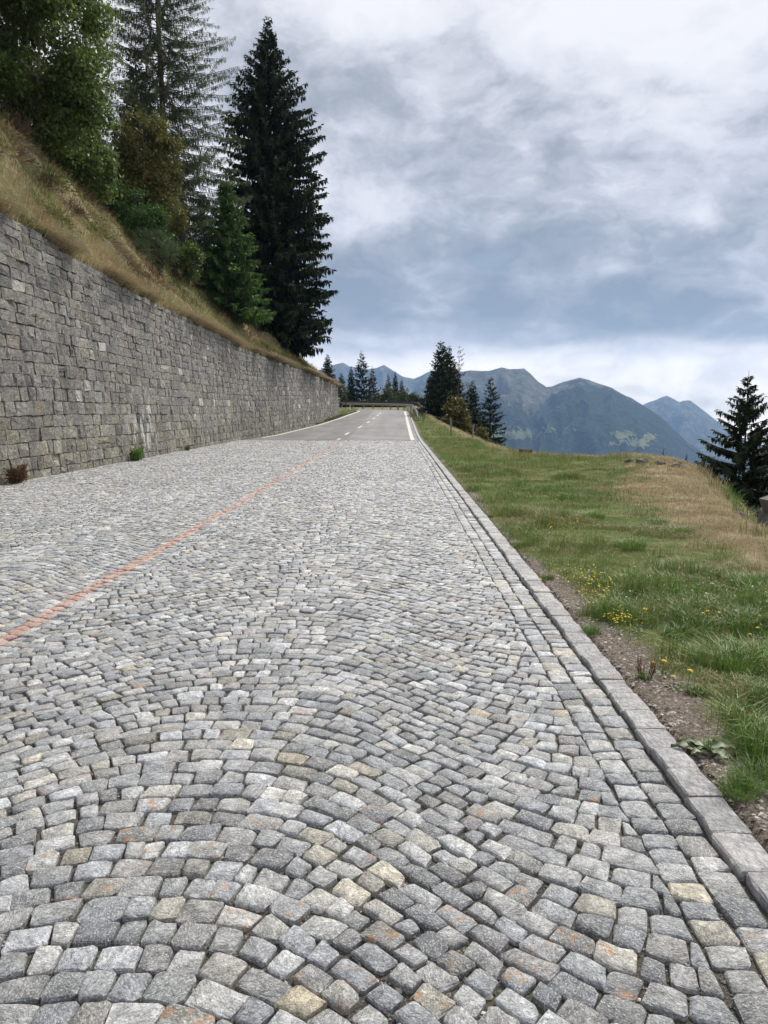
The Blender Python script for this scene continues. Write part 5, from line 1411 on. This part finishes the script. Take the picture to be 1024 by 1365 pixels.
for px, py, lb, sd, hh in [(232, 372, 'dark leafless shrub on the bank below the olive tree', 21, 1.4), (60, 255, 'brown withered bracken on the bank at the left', 22, 0.8), (340, 425, 'small brown shrub near the foot of the young spruce', 23, 0.7), (25, 190, 'rusty brown bush high on the bank at the left edge', 24, 0.9)]:
    p, s_, Y_ = find_hill(px, py)
    if p is not None: twig_shrub(s_, Y_, lb, sd, hh)
# a dead branch lying on the bank
def branch_on_bank(pa, pb, label, seed):
    A_, sa, ya = find_hill(*pa); B_, sb, yb_ = find_hill(*pb)
    if A_ is None or B_ is None: return
    n = 7; sv = np.linspace(sa, sb, n); yv = np.linspace(ya, yb_, n); pts = np.array([hill_pt(s_, y_) + (0, 0, 0.10) for s_, y_ in zip(sv, yv)])
    c0 = pts[0].copy(); mb = MB().tube(pts - c0, np.linspace(0.05, 0.018, n), 6)
    tag(link('dead_branch', mb.build('dead_branch', MT['wood'], True), None, tuple(c0)), label, 'branch')
branch_on_bank((88, 300), (112, 322), 'pale dead branch lying on the dry bank', 1)
branch_on_bank((97, 276), (92, 292), 'short pale stick sticking up from the bank', 2)
p, s_, Y_ = find_hill(45, 175)
if p is not None:
    mb = MB().tube([(0, 0, -0.2), (0.02, 0, 0.5), (0, 0.03, 1.0)], [0.05, 0.045, 0.04], 6)
    tag(link('fence_post', mb.build('fence_post', MT['wood']), None, tuple(hill_pt(s_, Y_))), 'old grey wooden stake at the edge of the wood on the bank', 'post')

# ------------------------------------------------------------------ rocks, log
def rock(name, loc, size, seed, label, cat='rock', group=None, mat='boulder'):
    g = np.random.default_rng(seed)
    nu_, nv_ = 9, 6; V = []
    for i_ in range(nv_):
        ph = (i_ + 0.5) / nv_ * pi
        for j_ in range(nu_):
            th = j_ / nu_ * 2 * pi; q = np.array([sin(ph) * cos(th), sin(ph) * sin(th), cos(ph)])
            q = np.sign(q) * np.abs(q) ** 0.75; V.append(q * (1 + g.normal(0, 0.15)) * np.array(size))
    V += [(0, 0, size[2] * 1.0), (0, 0, -size[2])]
    Qr = [(i_ * nu_ + j_, (i_ + 1) * nu_ + j_, (i_ + 1) * nu_ + (j_ + 1) % nu_, i_ * nu_ + (j_ + 1) % nu_) for i_ in range(nv_ - 1) for j_ in range(nu_)]
    e = nv_ * nu_
    Tr = [(e, j_, (j_ + 1) % nu_) for j_ in range(nu_)] + [(e + 1, (nv_ - 1) * nu_ + (j_ + 1) % nu_, (nv_ - 1) * nu_ + j_) for j_ in range(nu_)]
    o = link(name, mesh(name, np.array(V), Tr, Qr, None, False, MT[mat]), None, tuple(loc)); o.rotation_euler = (0, 0, g.uniform(0, 6))
    return tag(o, label, cat, group)
p = P(1046, 692, 12.5); rock('boulder', p, (0.34, 0.45, 0.36), 6, 'large grey boulder at the right edge below the dry bank')
for k, (px, py, s_, lb) in enumerate([(838, 611, 0.16, 'pale stone on the left of the knoll crest'), (856, 612, 0.20, 'middle stone of the knoll crest'), (902, 618, 0.22, 'stone at the right end of the knoll crest'), (985, 682, 0.12, 'small stone in the bare earth by the boulder'), (880, 614, 0.15, 'low stone between those on the knoll crest')]):
    p = gpx(px, py + 4); rock('stone_block', (p[0], p[1], float(zverge(p[0], p[1])) - s_ * 0.02), (s_ * 0.95, s_ * 0.8, s_ * 0.45), 30 + k, lb, 'stone', 'stones on the dry knoll')
p = gpx(694, 604); lo = empty('log', (p[0], p[1], float(zverge(p[0], p[1])) + 0.05), 'short log with pale sawn end lying on the verge crest', 'log', None, 0.3)
link('bark', MB().tube([(-0.1, 0, 0), (0.2, 0.02, 0.0), (0.45, 0.0, 0.01)], [0.10, 0.10, 0.095], 10).build('bark', MT['bark'], True), lo)
link('sawn_end', MB().tube([(-0.115, 0, 0), (-0.101, 0, 0)], [0.09, 0.095], 10).build('sawn_end', MT['sawn']), lo)
# weeds at the broken edge on the right
def edge_weeds(px, py, n, label, seed, mat='straw', h=0.35):
    p = gpx(px, py); g = np.random.default_rng(seed); a = g.uniform(0, 2 * pi, n); rr = 0.22 * np.sqrt(g.random(n))
    x = p[0] + rr * np.cos(a); y = p[1] + rr * np.sin(a); pts = np.stack([x - p[0], y - p[1], zverge(x, y) - p[2]], 1)
    v_, t_, a_ = blades(pts, h * g.uniform(0.4, 1.1, n), g.uniform(0.006, 0.011, n), g.uniform(0.1, 0.8, n), g, np.stack([np.clip(g.normal(0.75, 0.2, n), 0, 1), g.uniform(0.35, 0.65, n), 0 * a, 0 * a], 1))
    tag(link('weed_clump', mesh('weed_clump', v_, t_, None, a_, False, MT[mat]), None, tuple(p)), label, 'plant', 'tall weeds on the verge edge')
for k, (px, py, n, lb, mt_, h_) in enumerate([(958, 655, 160, 'tall weeds at the brink left of the right edge spruce', 'straw', 0.42), (975, 668, 130, 'green weeds beside the boulder', 'grass', 0.38), (938, 634, 150, 'tall dry stalks on the right of the knoll', 'straw', 0.4), (1010, 720, 150, 'yellow-green weeds under the boulder', 'straw', 0.3), (992, 690, 120, 'weeds on the bare earth by the boulder', 'grass', 0.32)]):
    edge_weeds(px, py, n, lb, 90 + k, mt_, h_)

# ------------------------------------------------------------------ guardrails, posts, sign
def rail_path():
    pts = []
    for y in np.arange(66, 88, 2.0): pts.append((1.75, y, float(zroad(y))))
    cx, cy, ro = -16.6, 88.0, 16.6 + 1.75
    for t in np.linspace(0.0, 1.15, 24): pts.append((cx + ro * cos(t), cy + ro * sin(t), float(zroad(88 + t * 12))))
    return np.array(pts)
def guardrail(name, path, label, beam_mat, post_mat, zc, wave=True, step=2, h=0.30):
    p0 = path[0].copy(); o = empty(name, tuple(p0), label, 'guardrail')
    tg = np.gradient(path, axis=0); nn = np.stack([tg[:, 1], -tg[:, 0], 0 * tg[:, 0]], 1); nn /= np.linalg.norm(nn, axis=1)[:, None]
    prof = [(0.0, -h / 2), (-0.05, -h / 2 + 0.04), (-0.05, -h / 2 + 0.11), (0.0, 0), (-0.05, h / 2 - 0.11), (-0.05, h / 2 - 0.04), (0.0, h / 2), (0.006, h / 2), (0.006, -h / 2)] if wave else [(-0.03, -h / 2), (-0.03, h / 2), (0.05, h / 2), (0.05, -h / 2)]
    V = []; m7 = len(prof)
    for a, b in zip(path, nn):
        for (d, z) in prof: V.append(a + b * d + (0, 0, zc + z))
    V = np.array(V) - p0
    Qg = [(i_ * m7 + j_, i_ * m7 + (j_ + 1) % m7, (i_ + 1) * m7 + (j_ + 1) % m7, (i_ + 1) * m7 + j_) for i_ in range(len(path) - 1) for j_ in range(m7)]
    e_ = [[m7 - 1 - k for k in range(m7)]]
    link('beam', mesh('beam', V, None, Qg, None, False, MT[beam_mat]), o)
    pm = MB().box((-0.04, -0.03, -0.9), (0.04, 0.03, zc + h / 2 - 0.03)).build('post', MT[post_mat])
    for k in range(0, len(path), step):
        q = link('post', pm, o, tuple(path[k] + nn[k] * 0.065 - p0)); q.rotation_euler = (0, 0, math.atan2(nn[k][1], nn[k][0]))
    return o
RP = rail_path()
RPs = RP.copy(); RPs[0, 2] -= 0.42; RPs[1, 2] -= 0.12
guardrail('guardrail', RPs, 'galvanised guardrail curving round the outside of the bend', 'zinc', 'zinc', 0.62)
RP2 = RP[3:].copy(); ctr = np.array([-16.6, 88.0, 0]); 
RP2[:, 0] += 0.55; RP2[:, 1] += np.linspace(0, 0.55, len(RP2)); RP2[:, 2] += 0.02
guardrail('guardrail', RP2, 'dark weathered rail standing just behind the galvanised guardrail', 'darksteel', 'darksteel', 0.90, False, 2, 0.24)
# leaning stakes and wire along the verge crest
wf = empty('wire_fence', tuple(P(563, 570, 62)), 'wire fence on leaning wooden stakes along the verge crest', 'fence')
tops = []
for k, (px, py0, py1, lx) in enumerate([(561, 570, 548, 0.35), (602, 577, 557, -0.08), (630, 580, 565, 0.10)]):
    Yp = (62, 47, 44)[k]; a = P(px, py0, Yp); h_ = (py0 - py1) / 1025 * Yp
    b_ = np.array([0.0, 0, -0.5]); t_ = np.array([lx * h_, 0, h_]); w0 = np.array(wf.location)
    link('post', MB().tube([a - w0 + b_, a - w0 + t_ * 0.5, a - w0 + t_], [0.06, 0.055, 0.05], 7).build('post', MT['wood']), wf); tops.append(a - w0 + t_ * 0.85)
link('wire', MB().tube(np.array([tops[0], (tops[0] + tops[1]) / 2 - (0, 0, 0.05), tops[1], (tops[1] + tops[2]) / 2 - (0, 0, 0.04), tops[2]]), 0.006, 4).build('wire', MT['zinc']), wf)
# round white sign past the wall end
p = P(452, 533, 103); g0 = float(zroad(103)) - 0.1
so = empty('road_sign', (p[0], 103, g0), 'small round white sign on a thin post past the end of the wall', 'sign')
link('post', MB().tube([(0, 0.03, -0.4), (0, 0.03, p[2] - g0)], 0.03, 7).build('post', MT['zinc']), so)
a_ = np.arange(20) * 2 * pi / 20; mb = MB(); Rr = 0.30
ringA = np.column_stack([np.cos(a_) * Rr, 0 * a_ - 0.02, np.sin(a_) * Rr]); ringB = ringA + (0, 0.025, 0)
mb.add(np.vstack([ringA, ringB]), None, [(k, (k + 1) % 20, 20 + (k + 1) % 20, 20 + k) for k in range(20)]); mb.T.append(np.array([(0, k + 1, k) for k in range(1, 19)]))
q = link('disc', mb.build('disc', MT['whiteplastic']), so); q.location = (0, -0.005, p[2] - g0)
p = P(461, 540, 100); tp = P(461, 524, 100)
tag(link('wooden_pole', MB().tube([(0, 0, -0.5), (0, 0, tp[2] - p[2] + 0.4)], [0.07, 0.06], 7).build('wooden_pole', MT['bark']), None, (p[0], 100, p[2] - 0.4)), 'short dark pole beside the white sign', 'post')
p = P(467, 547, 90); mo = empty('marker_post', (p[0], 90, float(zroad(90)) - 0.05), 'white roadside marker post on the inside of the bend', 'marker post')
link('body', MB().box((-0.06, -0.04, 0), (0.06, 0.04, 0.75)).build('body', MT['whiteplastic']), mo)
link('band', MB().box((-0.064, -0.044, 0.55), (0.064, 0.044, 0.65)).build('band', MT['black']), mo)
# grassy island between the wall end and the bend
ix = np.linspace(-9.3, -4.9, 12); iy = np.linspace(62, 101, 24)
isl = grid('roadside_strip', np.linspace(0, 1, 8), iy, lambda f, y: f * 0, MT['ground'], lambda x, y: (x * 0, x * 0 + 0.15, x * 0, x * 0 + 1))
co = np.empty(len(isl.vertices) * 3, np.float32); isl.vertices.foreach_get('co', co); co = co.reshape(-1, 3)
le = left_edge(co[:, 1]) - 0.25; xa_ = np.where(co[:, 1] < 77, wx(co[:, 1]) + 0.02, wx(co[:, 1]) - (co[:, 1] - 77) * 0.25); co[:, 2] = zroad(co[:, 1]) * (1 - 0.12 * (1 - co[:, 0])) + 0.012 + 0.05 * np.sin(co[:, 0] * pi); co[:, 0] = xa_ + (le - xa_) * co[:, 0]
isl.vertices.foreach_set('co', co.ravel()); isl.update()
tag(link('roadside_strip', isl), 'narrow grassy strip between the wall and the road at the bend', None, None, 'structure')
n = 4200; y = r.uniform(66, 100, n); f = r.random(n); le = left_edge(y) - 0.3; xw_ = wx(y) - np.clip(y - 77, 0, None) * 0.25; x = xw_ + 0.1 + (le - xw_ - 0.1) * f; z = zroad(y) * (1 - 0.12 * (1 - f))
A = np.stack([np.clip(r.normal(0.5, 0.2, n), 0, 1), r.uniform(0.35, 0.65, n), 0 * x, 0 * x], 1)
tag(link('strip_grass', join_geo('strip_grass', [blades(np.stack([x, y, z], -1), r.uniform(0.1, 0.3, n), r.uniform(0.015, 0.03, n), r.uniform(0.2, 1, n), r, A, 1)], MT['grass'])), 'rough grass on the strip at the inside of the bend', None, None, 'stuff')

# ------------------------------------------------------------------ air
def haze():
    me = bpy.data.meshes.new('haze')
    mb = MB().box((-8300, -2700, -380), (8300, 8400, 620))
    m = bpy.data.materials.new('valley_haze'); m.use_nodes = True; nt = m.node_tree; nt.nodes.clear()
    out = nt.nodes.new('ShaderNodeOutputMaterial'); v = nt.nodes.new('ShaderNodeVolumePrincipled')
    v.inputs['Color'].default_value = (0.36, 0.60, 1.0, 1); v.inputs['Density'].default_value = 1.0e-4; v.inputs['Anisotropy'].default_value = 0.15
    v.inputs['Density Attribute'].default_value = ''
    nt.links.new(v.outputs[0], out.inputs['Volume'])
    me = mb.build('haze', m); o = link('haze', me); tag(o, 'blue summer haze over the valley', None, None, 'stuff')
haze()

print('triangles', sum(sum(1 for _ in ()) + len(me.polygons) for me in bpy.data.meshes))
